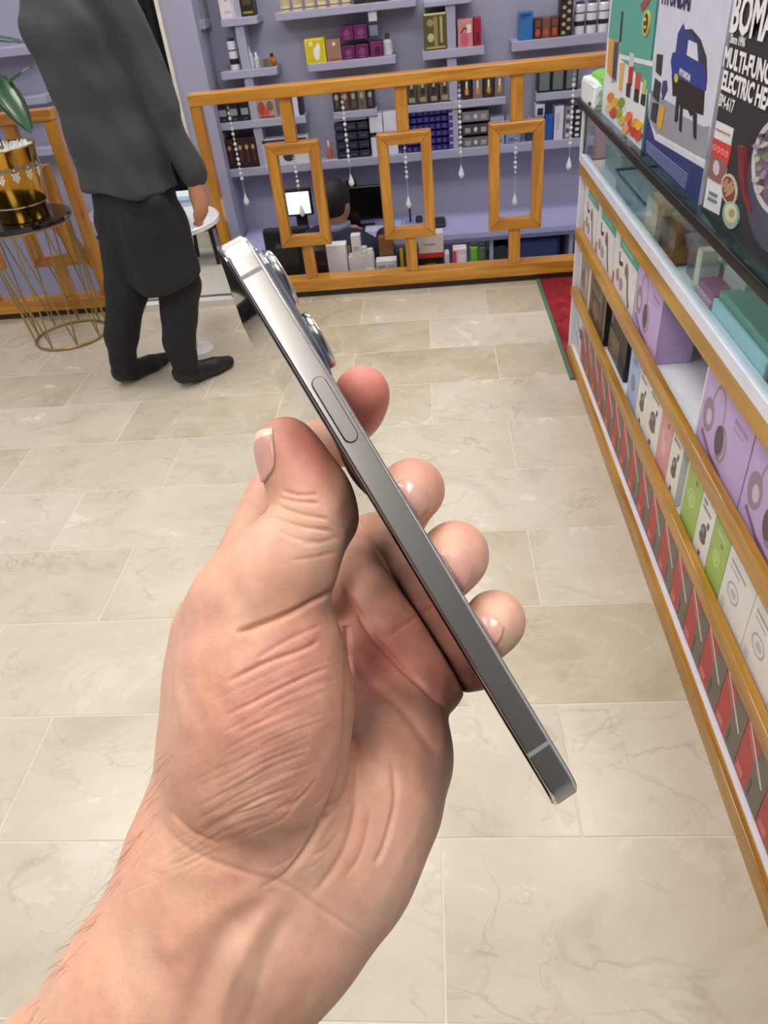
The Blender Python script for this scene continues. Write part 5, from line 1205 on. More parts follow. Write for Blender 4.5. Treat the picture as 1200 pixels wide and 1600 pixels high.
for q in (-1, 1): cap_(s, [(sl_(q * .08, -.06, -.30), .085), (sl_(q * .10, .28, -.32), .06), (sl_(q * .10, .26, -.72), .04), (sl_(q * .1, .36, -.76), .032)], .03)
sdf_obj('body', s, skin, se, 2)
nvy = mat('navy_jacket', (20, 24, 52), .8, var=.1, bump=.3, bscale=200)
s = SDF((HX - .45, HY - .5, -.46), (HX + .58, HY + .5, HZ), .012, far=.12)
for off in (-1, 0, 1): cap_(s, [(sl_(off * .11, -.06, HZ - .19), .095), (sl_(off * .11, -.09, -.05), .125), (sl_(off * .08, -.08, -.32), .125)], .04)
for q in (-1, 1): cap_(s, [(sl_(.18 * q, -.05, HZ - .20), .075), (sl_(.23 * q, .05, HZ - .43), .06), (sl_((.14 if q > 0 else .12) * q, .20, .08), .045)], .02)
zz_ = s.lo[2] + s.h * np.arange(s.n[2]); s.D = np.maximum(s.D, (zz_ - (HZ - .10))[None, None, :].astype(np.float32))
sdf_obj('jacket', s, nvy, se, 2, 'navy jacket', disp=lambda V: .004 * np.sin(30 * V[:, 2] + 20 * V[:, 0]))
s = SDF((HX - .2, HY - .2, HZ - .25), (HX + .25, HY + .2, HZ - .05), .006, far=.08)
cap_(s, [(sl_(0, -.04, HZ - .12), .076), (sl_(0, -.035, HZ - .09), .070)], 0)
zz_ = s.lo[2] + s.h * np.arange(s.n[2]); s.D = np.maximum(np.maximum(s.D, (zz_ - (HZ - .082))[None, None, :]), ((HZ - .112) - zz_)[None, None, :]).astype(np.float32)
sdf_obj('collar', s, card((120, 128, 160)), se, 1, 'pale collar')
s = SDF((HX - .15, HY - .18, HZ - .12), (HX + .15, HY + .18, HZ + .15), .007, far=.08)
s.ell((HX, HY, HZ + .015), (.086, .106, .112), 0, axes=(r2, f2, (0, 0, 1)))
xg = s.lo[0] + s.h * np.arange(s.n[0]); yg = s.lo[1] + s.h * np.arange(s.n[1]); zz_ = s.lo[2] + s.h * np.arange(s.n[2])
ff = ((xg - HX)[:, None, None] * f2[0] + (yg - HY)[None, :, None] * f2[1]); s.D = np.maximum(s.D, np.maximum(ff - .065, ff - (zz_[None, None, :] - HZ) * 1.2 - .03).astype(np.float32))
sdf_obj('hair', s, hair, se, 1)
cap_(s := SDF((HX - .4, HY - .5, -.80), (HX + .5, HY + .6, -.2), .013, far=.12), [(sl_(-.08, -.06, -.30), .10), (sl_(-.10, .28, -.32), .075), (sl_(-.10, .26, -.70), .055)], .02)
cap_(s, [(sl_(.08, -.06, -.30), .10), (sl_(.10, .28, -.32), .075), (sl_(.10, .26, -.70), .055)], .02)
sdf_obj('trousers', s, blk, se, 1)
sc_ = empty('stool', (HX + .03, 3.9, -.8), 'low black stool under the seated person', 'stool')
G().lathe([(.15, 0), (.16, .01), (.16, .04), (.14, .05)], (*sl_(0, -.07, -.47)[:2], -.47), 24).out('seat', card((28, 28, 32)), sc_)
G().tube([(*sl_(0, -.07, 0)[:2], -.8), (*sl_(0, -.07, 0)[:2], -.47)], .03, 12).out('column', card((60, 60, 64)), sc_)
# ================================================================== the hand holding the phone (camera-millimetre frame, then placed in the world)
def c2w(P):
    P = np.asarray(P, float) / 1000.0
    return CAM + P[..., 0:1] * CR + P[..., 1:2] * CD + P[..., 2:3] * CF
def hp(q):       # (px, py, depth mm, radius mm) -> camera mm + radius
    q = np.array(q, float)
    return np.stack([(q[:, 0] - 600) * q[:, 2] / FPX, (q[:, 1] - 800) * q[:, 2] / FPX, q[:, 2]], 1), q[:, 3]

PH_O = np.array([-41.1955, -65.7164, 177.3186])
PH_A = np.array([[0.51633842, -0.08803568, 0.85190178], [0.85643113, 0.04883105, -0.51403698], [0.00365433, 0.99491972, 0.10060985]])
PU, PS, PW = PH_A[:, 0], PH_A[:, 1], PH_A[:, 2]        # along the length, into depth, screen -> back
PL_, PWD, PT = 160.7, 77.6, 7.85
def phw(u, s, w): return c2w(PH_O + PU * u + PS * s + PW * w)

def skin_material():
    m = bpy.data.materials.new('skin'); m.use_nodes = True
    nt = m.node_tree; b = nt.nodes['Principled BSDF']; L = nt.links
    tc = nt.nodes.new('ShaderNodeTexCoord')
    n1 = nt.nodes.new('ShaderNodeTexNoise'); n1.inputs['Scale'].default_value = 45; n1.inputs['Detail'].default_value = 5
    n2 = nt.nodes.new('ShaderNodeTexNoise'); n2.inputs['Scale'].default_value = 260; n2.inputs['Detail'].default_value = 3
    for n in (n1, n2): L.new(tc.outputs['Object'], n.inputs['Vector'])
    r1 = nt.nodes.new('ShaderNodeValToRGB'); r1.color_ramp.elements[0].position = 0.32; r1.color_ramp.elements[1].position = 0.7
    r1.color_ramp.elements[0].color = S((212, 165, 138)); r1.color_ramp.elements[1].color = S((216, 178, 156))
    L.new(n1.outputs['Fac'], r1.inputs[0])
    at = nt.nodes.new('ShaderNodeAttribute'); at.attribute_name = 'blush'
    mx = nt.nodes.new('ShaderNodeMix'); mx.data_type = 'RGBA'
    L.new(at.outputs['Fac'], mx.inputs[0]); L.new(r1.outputs[0], mx.inputs[6]); mx.inputs[7].default_value = S((208, 130, 118))
    mr = nt.nodes.new('ShaderNodeMapRange'); mr.inputs[1].default_value = 0.3; mr.inputs[2].default_value = 0.7; mr.inputs[3].default_value = 0.93; mr.inputs[4].default_value = 1.06
    L.new(n2.outputs['Fac'], mr.inputs[0])
    vm = nt.nodes.new('ShaderNodeVectorMath'); vm.operation = 'SCALE'
    L.new(mx.outputs[2], vm.inputs[0]); L.new(mr.outputs[0], vm.inputs['Scale'])
    L.new(vm.outputs[0], b.inputs['Base Color'])
    b.inputs['Roughness'].default_value = 0.48
    b.inputs['Specular IOR Level'].default_value = 0.4
    b.inputs['Subsurface Weight'].default_value = 0.25
    b.inputs['Subsurface Radius'].default_value = (0.0035, 0.0012, 0.0006)
    b.inputs['Subsurface Scale'].default_value = 1.0
    # fine skin relief
    w = nt.nodes.new('ShaderNodeTexVoronoi'); w.inputs['Scale'].default_value = 900; w.feature = 'DISTANCE_TO_EDGE'
    L.new(tc.outputs['Object'], w.inputs['Vector'])
    n3 = nt.nodes.new('ShaderNodeTexNoise'); n3.inputs['Scale'].default_value = 500; n3.inputs['Detail'].default_value = 4
    L.new(tc.outputs['Object'], n3.inputs['Vector'])
    b1 = nt.nodes.new('ShaderNodeBump'); b1.inputs['Strength'].default_value = 0.12; b1.inputs['Distance'].default_value = 0.0003
    L.new(w.outputs['Distance'], b1.inputs['Height'])
    b2 = nt.nodes.new('ShaderNodeBump'); b2.inputs['Strength'].default_value = 0.22; b2.inputs['Distance'].default_value = 0.0004
    L.new(n3.outputs['Fac'], b2.inputs['Height']); L.new(b1.outputs[0], b2.inputs['Normal'])
    L.new(b2.outputs[0], b.inputs['Normal'])
    _mc['skin'] = m
    return m

THUMB = [(446, 697, 193, 7.7), (462, 728, 193, 9.0), (483, 775, 192, 10.1), (485, 815, 190, 10.4), (462, 860, 188, 11.4), (428, 905, 187, 13.2), (395, 950, 187, 15.5)]
FINGERS = {
 'index':  [(566, 614, 207, 7.6), (562, 630, 218, 8.2), (552, 650, 240, 8.6), (522, 674, 263, 8.8), (478, 708, 269, 9.2), (430, 770, 266, 9.8), (398, 845, 256, 10.3), (364, 925, 243, 11.0), (345, 985, 232, 12.5)],
 'middle': [(622, 796, 197, 7.0), (637, 774, 203, 8.6), (645, 765, 214, 9.0), (648, 770, 238, 9.2), (636, 790, 262, 9.4), (592, 845, 270, 12), (550, 895, 262, 13), (500, 950, 246, 13.5)],
 'ring':   [(690, 905, 194, 7.0), (706, 876, 200, 9.0), (711, 866, 211, 9.5), (712, 868, 236, 9.3), (698, 890, 262, 9.4), (650, 925, 270, 11), (605, 970, 258, 12.4), (562, 1025, 240, 13.2)],
 'pinky':  [(757, 1000, 193, 6.2), (770, 976, 199, 8.0), (774, 968, 210, 8.3), (776, 970, 234, 8.2), (765, 990, 258, 8.4), (728, 1010, 263, 10), (688, 1040, 250, 11.6), (648, 1085, 236, 12.2)],
}
def make_hand():
    s = SDF((-112, -48, 158), (52, 182, 292), 0.8, far=14.0)
    # palm and metacarpals
    for q, k in (([(350, 985, 232, 12.5), (375, 1120, 222, 14), (390, 1290, 205, 17)], 8),
                 ([(470, 985, 240, 12.5), (470, 1130, 228, 14), (440, 1300, 206, 17)], 9),
                 ([(555, 1030, 238, 12.5), (545, 1160, 226, 14), (485, 1310, 205, 17)], 9),
                 ([(640, 1095, 232, 12.5), (620, 1190, 218, 14.5), (562, 1290, 207, 16.5), (495, 1360, 202, 17)], 9)):
        P, R = hp(q); s.caps(P, R, k)
    # hypothenar pad
    P, R = hp([(616, 1165, 214, 13), (588, 1250, 205, 15.5), (536, 1340, 198, 17), (470, 1420, 194, 18)]); s.caps(P, R, 8)
    # wrist and forearm (flattened by three parallel chains)
    for dx, dd in ((-1, 0), (0, -3), (1, 0)):
        P, R = hp([(426 + dx * 76, 1330 + dx * 34, 198 + dd, 19.5), (368 + dx * 62, 1430 + dx * 36, 190 + dd, 18), (276 + dx * 57, 1570 + dx * 34, 186 + dd, 18), (140 + dx * 72, 1780 + dx * 42, 184 + dd, 20.5), (20 + dx * 80, 1980 + dx * 46, 184 + dd, 23)])
        s.caps(P, R, 10)
    main = s.D
    # thenar mound
    T = s.new()
    P, R = hp([(412, 950, 188, 15.5), (408, 1030, 187, 19.5), (408, 1110, 186, 21.5), (403, 1190, 187, 21.5), (378, 1280, 192, 19), (340, 1400, 199, 12)])
    s.caps(P, R, 6, D=T)
    P, R = hp([(372, 1010, 197, 15), (360, 1090, 198, 15.5), (357, 1180, 197, 16.5), (342, 1270, 196, 15.5), (300, 1380, 201, 11)]); s.caps(P, R, 8, D=T)
    P, R = hp([(455, 1010, 192, 12), (460, 1090, 193, 13.5), (445, 1180, 193, 13), (420, 1270, 197, 12), (385, 1360, 203, 9)]); s.caps(P, R, 6, D=T)
    TH = s.new()
    tb = crom(THUMB, 4)
    P, R = hp(tb); s.caps(P, R, 1.2, D=TH)
    P, R = hp([(505, 772, 196, 7.5), (515, 810, 196, 7.5)]); s.caps(P, R, 5, D=TH)     # pad side toward the phone
    P, R = hp([(430, 905, 187, 12), (352, 985, 195, 13)]); s.caps(P, R, 8, D=TH)
    def sm(a, b, k):
        h = np.maximum(k - np.abs(a - b), 0) / k; return np.minimum(a, b) - h * h * k * 0.25
    T = sm(T, TH, 3.0)
    # web between thumb and index knuckle
    W = s.new()
    P, R = hp([(345, 985, 205, 11.5), (345, 1010, 220, 12)]); s.caps(P, R, 6, D=W)
    P, R = hp([(345, 1040, 205, 13), (350, 1120, 215, 13)]); s.caps(P, R, 6, D=W)
    T = sm(T, W, 9)
    yk = (s.lo[1] + s.h * np.arange(s.n[1]))[None, :, None].astype(np.float32)
    D = sm(main, T, 3.5 + 11 * np.clip((yk - 62) / 22, 0, 1))
    Fg = s.new()
    for name, q in FINGERS.items():
        one = s.new(); P, R = hp(crom(q, 4)); s.caps(P, R, 1.0, D=one)
        Fg = sm(Fg, one, 0.9)
    fil = s.new(); P, R = hp([(568, 850, 268, 9), (605, 905, 268, 11.5), (655, 985, 263, 11.5), (698, 1050, 254, 9.5)]); s.caps(P, R, 2, D=fil)
    P, R = hp([(552, 895, 258, 11), (578, 950, 254, 12), (628, 1015, 250, 12.5), (672, 1068, 243, 11)]); s.caps(P, R, 5, D=fil)
    P, R = hp([(575, 960, 248, 12), (612, 1005, 244, 13), (648, 1050, 238, 12)]); s.caps(P, R, 7, D=fil)
    Fg = sm(Fg, fil, 2.0)
    D = sm(D, Fg, 3.0)
    # hollow of the palm
    s.D = D
    # the phone presses the skin flat
    n = s.n; ax = [s.lo[i] + s.h * np.arange(n[i]) for i in range(3)]
    X = ax[0][:, None, None] - PH_O[0]; Y = ax[1][None, :, None] - PH_O[1]; Z = ax[2][None, None, :] - PH_O[2]
    u = (X * PU[0] + Y * PU[1] + Z * PU[2]).astype(np.float32); v = (X * PS[0] + Y * PS[1] + Z * PS[2]).astype(np.float32); w = (X * PW[0] + Y * PW[1] + Z * PW[2]).astype(np.float32)
    bx = np.maximum(np.maximum(np.abs(u - PL_ / 2) - PL_ / 2 - 2, np.abs(v - PWD / 2) - PWD / 2), np.abs(w - PT / 2) - PT / 2) - 0.15
    e = -bx; a = s.D; k = 1.6; hh = np.maximum(k - np.abs(a - e), 0) / k
    s.D = np.maximum(a, e) + hh * hh * k * 0.25
    V, Q = s.mesh()
    # light smoothing, one subdivision, snap to the field
    V2, Q2 = subdiv(V, Q)
    for it in range(2):
        A = np.zeros_like(V2); C = np.zeros(len(V2))
        for i in range(4):
            np.add.at(A, Q2[:, i], V2[Q2[:, (i + 1) % 4]] + V2[Q2[:, (i + 3) % 4]]); np.add.at(C, Q2[:, i], 2)
        V2 = V2 * 0.4 + 0.6 * A / C[:, None]
    # keep only the largest shell
    N = vnormals(V2, Q2)
    zz = V2[:, 2]; px = V2[:, 0] / zz * FPX + 600; py = V2[:, 1] / zz * FPX + 800
    view = V2 / np.linalg.norm(V2, axis=1, keepdims=True)
    facing = np.clip(-(N * view).sum(1) * 2.0, 0, 1)
    disp = np.zeros(len(V2))
    def crease(pts, dep, wid, dmax=245, dmin=0, taper=True):
        pts = crom([(p[0], p[1]) for p in pts], 4) if len(pts) > 2 else np.array(pts, float)
        best = np.full(len(V2), 1e9); tt = np.zeros(len(V2)); n = len(pts) - 1
        lo = pts.min(0) - 4 * wid; hi = pts.max(0) + 4 * wid
        sel = np.where((px > lo[0]) & (px < hi[0]) & (py > lo[1]) & (py < hi[1]) & (zz < dmax) & (zz > dmin))[0]
        if not len(sel): return
        X_, Y_ = px[sel], py[sel]; bb = np.full(len(sel), 1e9); t_ = np.zeros(len(sel))
        for i in range(n):
            a, b = pts[i], pts[i + 1]; ba = b - a; L = ba @ ba + 1e-9
            t = np.clip(((X_ - a[0]) * ba[0] + (Y_ - a[1]) * ba[1]) / L, 0, 1)
            d = np.hypot(X_ - a[0] - t * ba[0], Y_ - a[1] - t * ba[1]); m = d < bb
            bb[m] = d[m]; t_[m] = (i + t[m]) / n
        g = np.exp(-(bb / wid) ** 2)
        if taper: g = g * np.clip(np.minimum(t_, 1 - t_) * 6, 0, 1)
        disp[sel] += -dep * g * facing[sel]
    crease([(548, 905), (507, 930), (455, 957), (400, 978), (368, 990)], 1.2, 4.2, 225)
    crease([(500, 1000), (473, 1015), (415, 1036), (352, 1068)], 0.55, 4, 225)
    crease([(505, 975), (450, 1000), (400, 1030)], 0.3, 4, 225)
    crease([(515, 1040), (440, 1075), (350, 1120)], 0.3, 3.5, 225)
    crease([(533, 883), (540, 960), (543, 1030), (543, 1110), (537, 1190), (515, 1262), (478, 1330), (445, 1372)], 1.4, 5, 232)
    crease([(535, 907), (568, 973), (619, 1035), (663, 1075), (712, 1121)], 1.2, 4.5)
    crease([(545, 1010), (575, 1060), (630, 1110), (690, 1190)], 0.7, 8)
    crease([(612, 1190), (618, 1250), (600, 1322), (585, 1350)], 0.7, 5)
    crease([(560, 1240), (548, 1300), (530, 1345), (490, 1400)], 0.7, 6)
    crease([(580, 1260), (566, 1330), (540, 1370)], 0.4, 4)
    crease([(545, 1120), (560, 1200), (548, 1260)], 0.5, 6)
    for i, (a, b) in enumerate([((432, 790), (515, 812)), ((436, 778), (500, 786)), ((425, 808), (520, 830)), ((440, 766), (498, 772)), ((470, 850), (532, 838)), ((455, 875), (530, 862)), ((430, 826), (500, 846))]):
        m = ((a[0] + b[0]) / 2 + random.uniform(-3, 3), (a[1] + b[1]) / 2 + random.uniform(2, 7)); crease([a, m, b], 0.42 if i < 4 else 0.25, 3.2, 215)
    for i in range(44):
        y0 = 1025 + i * 7 + random.uniform(-6, 6); x0 = 530 - max(0, i - 20) * 6 + random.uniform(-50, 8); l = random.uniform(90, 200)
        crease([(x0, y0), (x0 - l * 0.5, y0 + l * 0.20 + random.uniform(-4, 4)), (x0 - l, y0 + l * 0.46 + random.uniform(-8, 8))], random.uniform(0.06, 0.17), random.uniform(1.6, 2.4), 225)
    for i in range(12):
        x0 = random.uniform(470, 560); y0 = random.uniform(1200, 1330); l = random.uniform(40, 90)
        crease([(x0, y0), (x0 - l * .4, y0 + l * .5), (x0 - l * 0.9, y0 + l * .75)], random.uniform(0.12, .28), 2.6, 230)
    crease([(240, 1275), (300, 1330), (380, 1362), (450, 1385), (530, 1440), (575, 1465)], 0.22, 5)
    crease([(262, 1262), (300, 1300), (340, 1318)], 0.4, 4)
    crease([(400, 1400), (350, 1460), (325, 1510), (300, 1580), (280, 1650)], 0.9, 20, taper=True)
    crease([(430, 1400), (385, 1480), (350, 1560), (330, 1650)], -0.8, 15)
    crease([(455, 1420), (415, 1500), (385, 1600), (370, 1660)], 0.5, 13)
    crease([(420, 1390), (330, 1430), (250, 1500)], -0.5, 22)
    # finger joint creases seen on the fingers behind the phone
    crease([(600, 1000), (650, 965), (700, 950)], 0.3, 4)
    # broad irregularity
    disp += 0.16 * np.sin(V2[:, 0] * 0.55 + 1.3 * np.sin(V2[:, 1] * .21)) * np.sin(V2[:, 1] * 0.37 + V2[:, 2] * .3) * facing
    V2 = V2 + N * disp[:, None]
    # colour of the skin itself: redder pads, knuckles and palm
    bl = np.zeros(len(V2))
    for (x, y, d, r, a) in ((470, 700, 193, 11, 0.95), (500, 730, 196, 10, 0.6), (575, 605, 207, 12, 1.1), (560, 650, 215, 12, .8), (650, 740, 205, 9, .35), (710, 840, 205, 9, .35), (790, 960, 205, 9, .4), (440, 1060, 175, 20, .28), (600, 1000, 235, 22, .4), (690, 1070, 235, 14, .45), (640, 1020, 235, 18, .3), (560, 1010, 230, 18, .2), (430, 1150, 170, 20, .15), (610, 1200, 205, 20, .2)):
        c, _ = hp([(x, y, d, 1)]); bl += a * np.exp(-((V2 - c[0]) ** 2).sum(1) / r ** 2)
    bl += 0.15 + 0.12 * np.sin(V2[:, 0] * 0.21 + 2) * np.sin(V2[:, 1] * 0.17)
    W = c2w(V2)
    org = c2w(np.array(hp([(380, 1400, 190, 1)])[0][0]))
    me = mesh_np('hand', W, Q2, org, skin_material())
    a = me.attributes.new('blush', 'FLOAT', 'POINT'); a.data.foreach_set('value', np.clip(bl, 0, 1).astype(np.float32))
    hand = bpy.data.objects.new('hand', me); COL.objects.link(hand); hand.location = org; ORG[hand.name] = np.array(org)
    props(hand, 'bare left hand and forearm from the lower left gripping the grey phone', 'hand')
    # nails: thin curved plates laid on the skin
    nm = mat('nail', (212, 162, 150), 0.28, var=0.06, scale=120, coat=0.3)
    tipm = mat('nail_tip', (236, 214, 196), 0.35)
    def nail(pc, depth, axis_px, normal, ln, wd, lab, tip=False):
        c, _ = hp([(pc[0], pc[1], depth, 1)]); c = c[0]
        a = np.array([axis_px[0], axis_px[1], axis_px[2]], float); a /= np.linalg.norm(a)
        nn = np.array(normal, float); nn -= a * (nn @ a); nn /= np.linalg.norm(nn); b = np.cross(a, nn)
        nu, nv = 13, 15; P = []
        for j in range(nv):
            for i in range(nu):
                uu = -1 + 2 * i / (nu - 1); vv = -1 + 2 * j / (nv - 1)
                x = uu * math.sqrt(max(0, 1 - 0.28 * vv * vv)) * wd / 2; y = vv * math.sqrt(max(0, 1 - 0.42 * uu * uu)) * ln / 2
                P.append(c + b * x + a * y + nn * 12)
        P = np.array(P); done = np.zeros(len(P), bool)
        for k in range(120):
            d = s.sample(P); done |= d < 0.35
            P[~done] -= nn * 0.2
        # relax plate
        G_ = P.reshape(nv, nu, 3)
        for k in range(3): G_[1:-1, 1:-1] = (G_[:-2, 1:-1] + G_[2:, 1:-1] + G_[1:-1, :-2] + G_[1:-1, 2:] + G_[1:-1, 1:-1] * 2) / 6
        P = G_.reshape(-1, 3)
        F_ = []; M_ = []
        for j in range(nv - 1):
            for i in range(nu - 1):
                F_.append((j * nu + i, j * nu + i + 1, (j + 1) * nu + i + 1, (j + 1) * nu + i)); M_.append(1 if tip and j >= nv - 3 else 0)
        o = build('nail', c2w(P), F_, [nm, tipm], hand, mi=M_, smooth=True)
        fixn(o)
        sd = o.modifiers.new('thick', 'SOLIDIFY'); sd.thickness = 0.0005; sd.offset = 0
        if lab: o['label'] = lab
    nail((424, 707), 190, (-0.43, -0.9, 0.0), (-0.86, 0.38, -0.42), 12.5, 11.5, 'thumb nail with a pale free edge', True)
    nail((634, 786), 193, (-0.62, 0.72, -0.25), (-0.45, 0.25, -1), 11.0, 10.5, None)
    nail((700, 900), 190, (-0.55, 0.78, -0.25), (-0.45, 0.2, -1), 11.5, 10.5, None)
    nail((757, 990), 190, (-0.5, 0.8, -0.25), (-0.45, 0.2, -1), 9.5, 8.8, None)
    # forearm hairs
    g = G(); rr = random.Random(5)
    for i in range(60):
        y = rr.uniform(1180, 1600); xe = np.interp(y, [1180, 1265, 1325, 1400, 1500, 1600], [250, 235, 200, 150, 92, 40]) + 2 + 26 * rr.random() ** 2
        c, _ = hp([(xe, y, 150, 1)]); p = c[0]; dr = p / np.linalg.norm(p); hit = False
        for k in range(200):
            p = p + dr * 0.5
            if s.sample(p[None])[0] < 0.1: hit = True; break
        if not hit: continue
        nn = s.grad(p[None])[0]; d0 = np.array([-0.35, 0.8, 0.0]) + nn * 0.55 + np.array([rr.uniform(-.3, .3), rr.uniform(-.3, .3), rr.uniform(-.3, .3)]); d0 /= np.linalg.norm(d0)
        l = rr.uniform(2.5, 6)
        pts = [p, p + d0 * l * 0.5, p + d0 * l + np.array([-0.2, 0.9, 0]) * l * 0.15]
        g.tube([c2w(q) for q in pts], [0.00004, 0.00003, 0.000015], 3)
    h_ = g.out('arm_hair', mat('arm_hair', (60, 42, 32), 0.6), hand, kind='stuff')
    return hand
hand = make_hand()

# ------------------------------------------------------------------ phone
def make_phone():
    ph = empty('phone', phw(PL_ / 2, PWD / 2, 0), 'slim grey metal phone held edge-on in the hand, cameras to the right', 'phone')
    tit = bpy.data.materials.new('phone_metal'); tit.use_nodes = True; nt = tit.node_tree; b = nt.nodes['Principled BSDF']
    b.inputs['Base Color'].default_value = S((200, 198, 196)); b.inputs['Metallic'].default_value = 1.0; b.inputs['Roughness'].default_value = 0.36
    tc = nt.nodes.new('ShaderNodeTexCoord'); n = nt.nodes.new('ShaderNodeTexNoise'); n.inputs['Scale'].default_value = 1500
    nt.links.new(tc.outputs['Object'], n.inputs['Vector']); bp = nt.nodes.new('ShaderNodeBump'); bp.inputs['Strength'].default_value = 0.05; bp.inputs['Distance'].default_value = 0.0001
    nt.links.new(n.outputs['Fac'], bp.inputs['Height']); nt.links.new(bp.outputs[0], b.inputs['Normal'])
    edge = mat('phone_edge_metal', (225, 222, 215), 0.16, 1.0)
    scr = mat('phone_screen_glass', (6, 7, 10), 0.04, 0.0, spec=1.0, coat=1.0)
    black = mat('phone_black_gap', (10, 10, 11), 0.3)
    backm = mat('phone_back_glass', (120, 122, 128), 0.35, 0.1)
    lens = mat('phone_lens_ring', (205, 203, 200), 0.2, 1.0, var=0.1)
    lglass = mat('phone_lens_glass', (8, 9, 14), 0.05, 0.0, spec=0.9)
    def rr(u0, u1, s0, s1, r, n=10):
        out = []
        for cu, cs, a in ((u1 - r, s1 - r, 0), (u0 + r, s1 - r, 90), (u0 + r, s0 + r, 180), (u1 - r, s0 + r, 270)):
            for i in range(n + 1):
                t = math.radians(a + 90 * i / n); out.append((cu + r * math.cos(t), cs + r * math.sin(t)))
        return out
    def shell(levels, r0=9.5):     # levels: (inset, w) rings
        V = []; n = None
        for ins, w in levels:
            ring = rr(-1.6 + ins, PL_ + 3.4 - ins, ins, PWD - ins, r0 - ins); n = len(ring)
            V += [phw(p[0], p[1], w) for p in ring]
        F = []
        for j in range(len(levels) - 1):
            for i in range(n): F.append((j * n + i, j * n + (i + 1) % n, (j + 1) * n + (i + 1) % n, (j + 1) * n + i))
        return V, F, n
    # metal band
    lv = [(0.9, 0.45), (0.55, 0.5), (0.28, 0.68), (0.1, 0.95), (0.02, 1.25), (0.0, 1.6), (0, 6.4), (0.02, 6.75), (0.1, 7.05), (0.3, 7.3), (0.6, 7.45), (0.9, 7.5)]
    V, F, n = shell(lv); F.append(tuple(range(n))); F.append(tuple(range((len(lv) - 1) * n, len(lv) * n)))
    mi = [1 if (j < 4 or j >= 7) else 0 for j in range(len(lv) - 1) for _ in range(n)] + [0, 0]
    fixn(build('frame', V, F, [tit, edge], ph, mi=mi, smooth=True)).data.polygons.foreach_get
    for p in ph.children[0].data.polygons:
        if len(p.vertices) > 4: p.use_smooth = False
    V, F, n = shell([(0.75, 0.5), (0.75, 0.15), (1.0, 0.0)]); F.append(tuple(range(2 * n, 3 * n))); F.append(tuple(range(n)))
    fixn(build('screen', V, F, [scr], ph, label='glossy black screen glass'))
    V, F, n = shell([(0.9, 7.4), (0.9, 7.75), (1.4, 7.85)]); F.append(tuple(range(2 * n, 3 * n))); F.append(tuple(range(n)))
    fixn(build('back_glass', V, F, [backm], ph))
    # antenna bands: shallow strips around the band
    am = mat('antenna_line', (148, 150, 148), 0.5)
    for u in (11.0, PL_ - 14.0):
        g = G(); w0, w1 = 1.2, 6.7
        for du in (0,):
            A = [phw(u - .55, -0.02, w0), phw(u + .55, -0.02, w0), phw(u + .55, -0.02, w1), phw(u - .55, -0.02, w1)]
            B = [phw(u - .55, 0.4, w0), phw(u + .55, 0.4, w0), phw(u + .55, 0.4, w1), phw(u - .55, 0.4, w1)]
            g.hexa(A + B)
            A = [phw(u - .55, 0.10, .75), phw(u + .55, 0.10, .75), phw(u + .55, -0.02, w0), phw(u - .55, -0.02, w0)]
            B = [phw(u - .55, 0.6, .75), phw(u + .55, 0.6, .75), phw(u + .55, 0.6, w0), phw(u - .55, 0.6, w0)]
            g.hexa(A + B)
        fixn(g.out('antenna_line', am, ph))
    # power button: pill proud of the band, dark gap around it
    def pill(u0, u1, w0, w1, s0, s1, n=8):
        r = (w1 - w0) / 2; cw = (w0 + w1) / 2; P = []
        for i in range(n + 1):
            t = math.radians(-90 + 180 * i / n); P.append((u1 - r + r * math.cos(t), cw + r * math.sin(t)))
        for i in range(n + 1):
            t = math.radians(90 + 180 * i / n); P.append((u0 + r + r * math.cos(t), cw + r * math.sin(t)))
        k = len(P); V = [phw(p[0], s0, p[1]) for p in P] + [phw(p[0], s1, p[1]) for p in P]
        # bevelled top ring
        V += [phw(u0 + r + (p[0] - u0 - r) * 0.985 if p[0] < (u0 + u1) / 2 else p[0] - 0.12, s1 - 0.12, cw + (p[1] - cw) * 0.92) for p in P]
        F = [tuple(range(k))] + [(i, (i + 1) % k, (i + 1) % k + k, i + k) for i in range(k)] + [(i + k, (i + 1) % k + k, (i + 1) % k + 2 * k, i + 2 * k) for i in range(k)] + [tuple(range(2 * k, 3 * k))]
        return V, F
    bu0, bu1 = BUT
    V, F = pill(bu0 - .22, bu1 + .22, 2.03, 5.92, 0.3, -0.03); fixn(build('button_gap', V, F, black, ph))
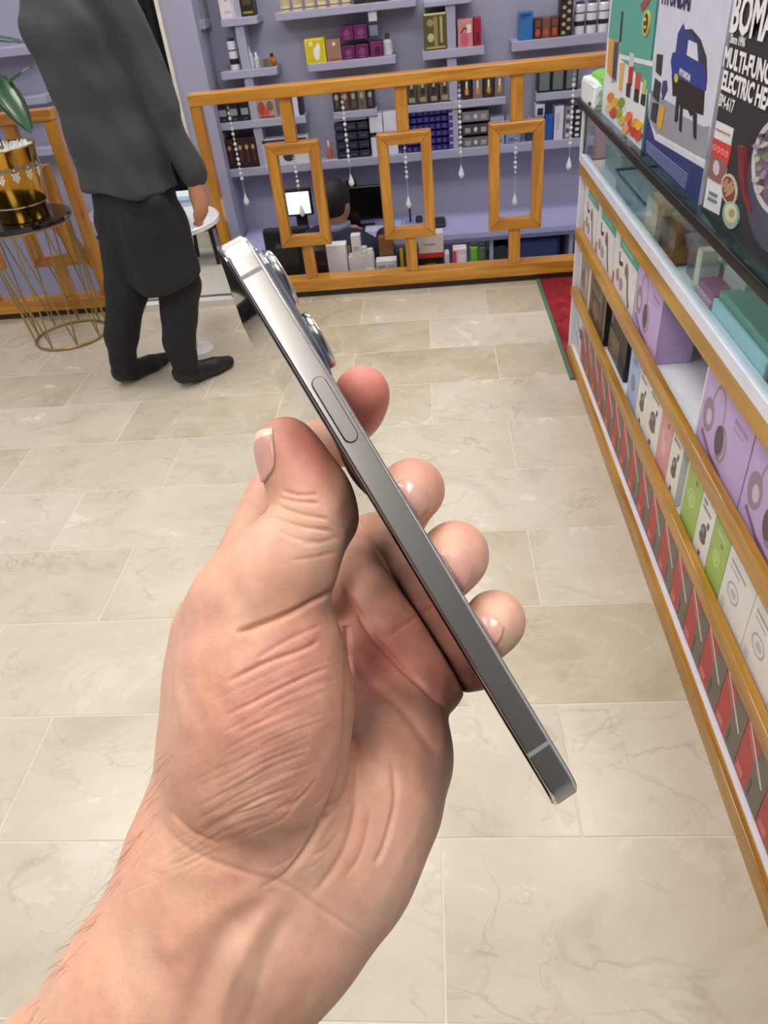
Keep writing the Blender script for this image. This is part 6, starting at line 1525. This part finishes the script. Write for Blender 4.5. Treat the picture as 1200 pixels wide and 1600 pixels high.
    V, F = pill(bu0, bu1, 2.25, 5.7, 0.3, -0.32); fixn(build('side_button', V, F, tit, ph, label='long pill-shaped side button'))
    # camera plate and lenses
    g = G(); ring = rr(4.5, 43.5, 3.5, 42, 10, 8)
    lvl = [(0, 7.7), (0, 9.0), (0.35, 9.45), (0.9, 9.6)]; V = []
    for ins, w in lvl:
        q = rr(1.3 + ins, 40.5 - ins, 3.5 + ins, 42 - ins, 10 - ins, 8); nn = len(q); V += [phw(p[0], p[1], w) for p in q]
    F = [(j * nn + i, j * nn + (i + 1) % nn, (j + 1) * nn + (i + 1) % nn, (j + 1) * nn + i) for j in range(3) for i in range(nn)] + [tuple(range(3 * nn, 4 * nn)), tuple(range(nn))]
    plate = fixn(build('camera_plate', V, F, mat('camera_plate_glass', (110, 116, 128), 0.18, 0.3), ph, smooth=False))
    def disc(u, s_, r, levels, name, m, par):
        n = 40; V = []
        for rr_, w in levels:
            for i in range(n):
                t = 2 * math.pi * i / n; V.append(phw(u + r * rr_ * math.cos(t), s_ + r * rr_ * math.sin(t), w))
        F = [(j * n + i, j * n + (i + 1) % n, (j + 1) * n + (i + 1) % n, (j + 1) * n + i) for j in range(len(levels) - 1) for i in range(n)]
        F += [tuple(range(n)), tuple(range((len(levels) - 1) * n, len(levels) * n))]
        o = fixn(build(name, V, F, m, par, smooth=True))
        for p in o.data.polygons:
            if len(p.vertices) > 4: p.use_smooth = False
        return o
    for (u, s_) in ((11.5, 12.8), (30.2, 12.8), (20.8, 31)):
        ln = disc(u, s_, 7.9, [(1.0, 9.5), (1.0, 11.6), (0.985, 11.85), (0.93, 12.0), (0.84, 12.0), (0.84, 11.8)], 'camera_lens', lens, plate)
        disc(u, s_, 6.5, [(1, 11.75), (0.99, 11.95), (0.5, 12.02)], 'lens_glass', lglass, ln) if False else None
        g_ = disc(u, s_, 6.6, [(1, 11.7), (1, 11.9), (0.5, 11.95)], 'lens_glass', lglass, plate)
    return ph
BUT = (41.0, 59.0)
phone = make_phone()
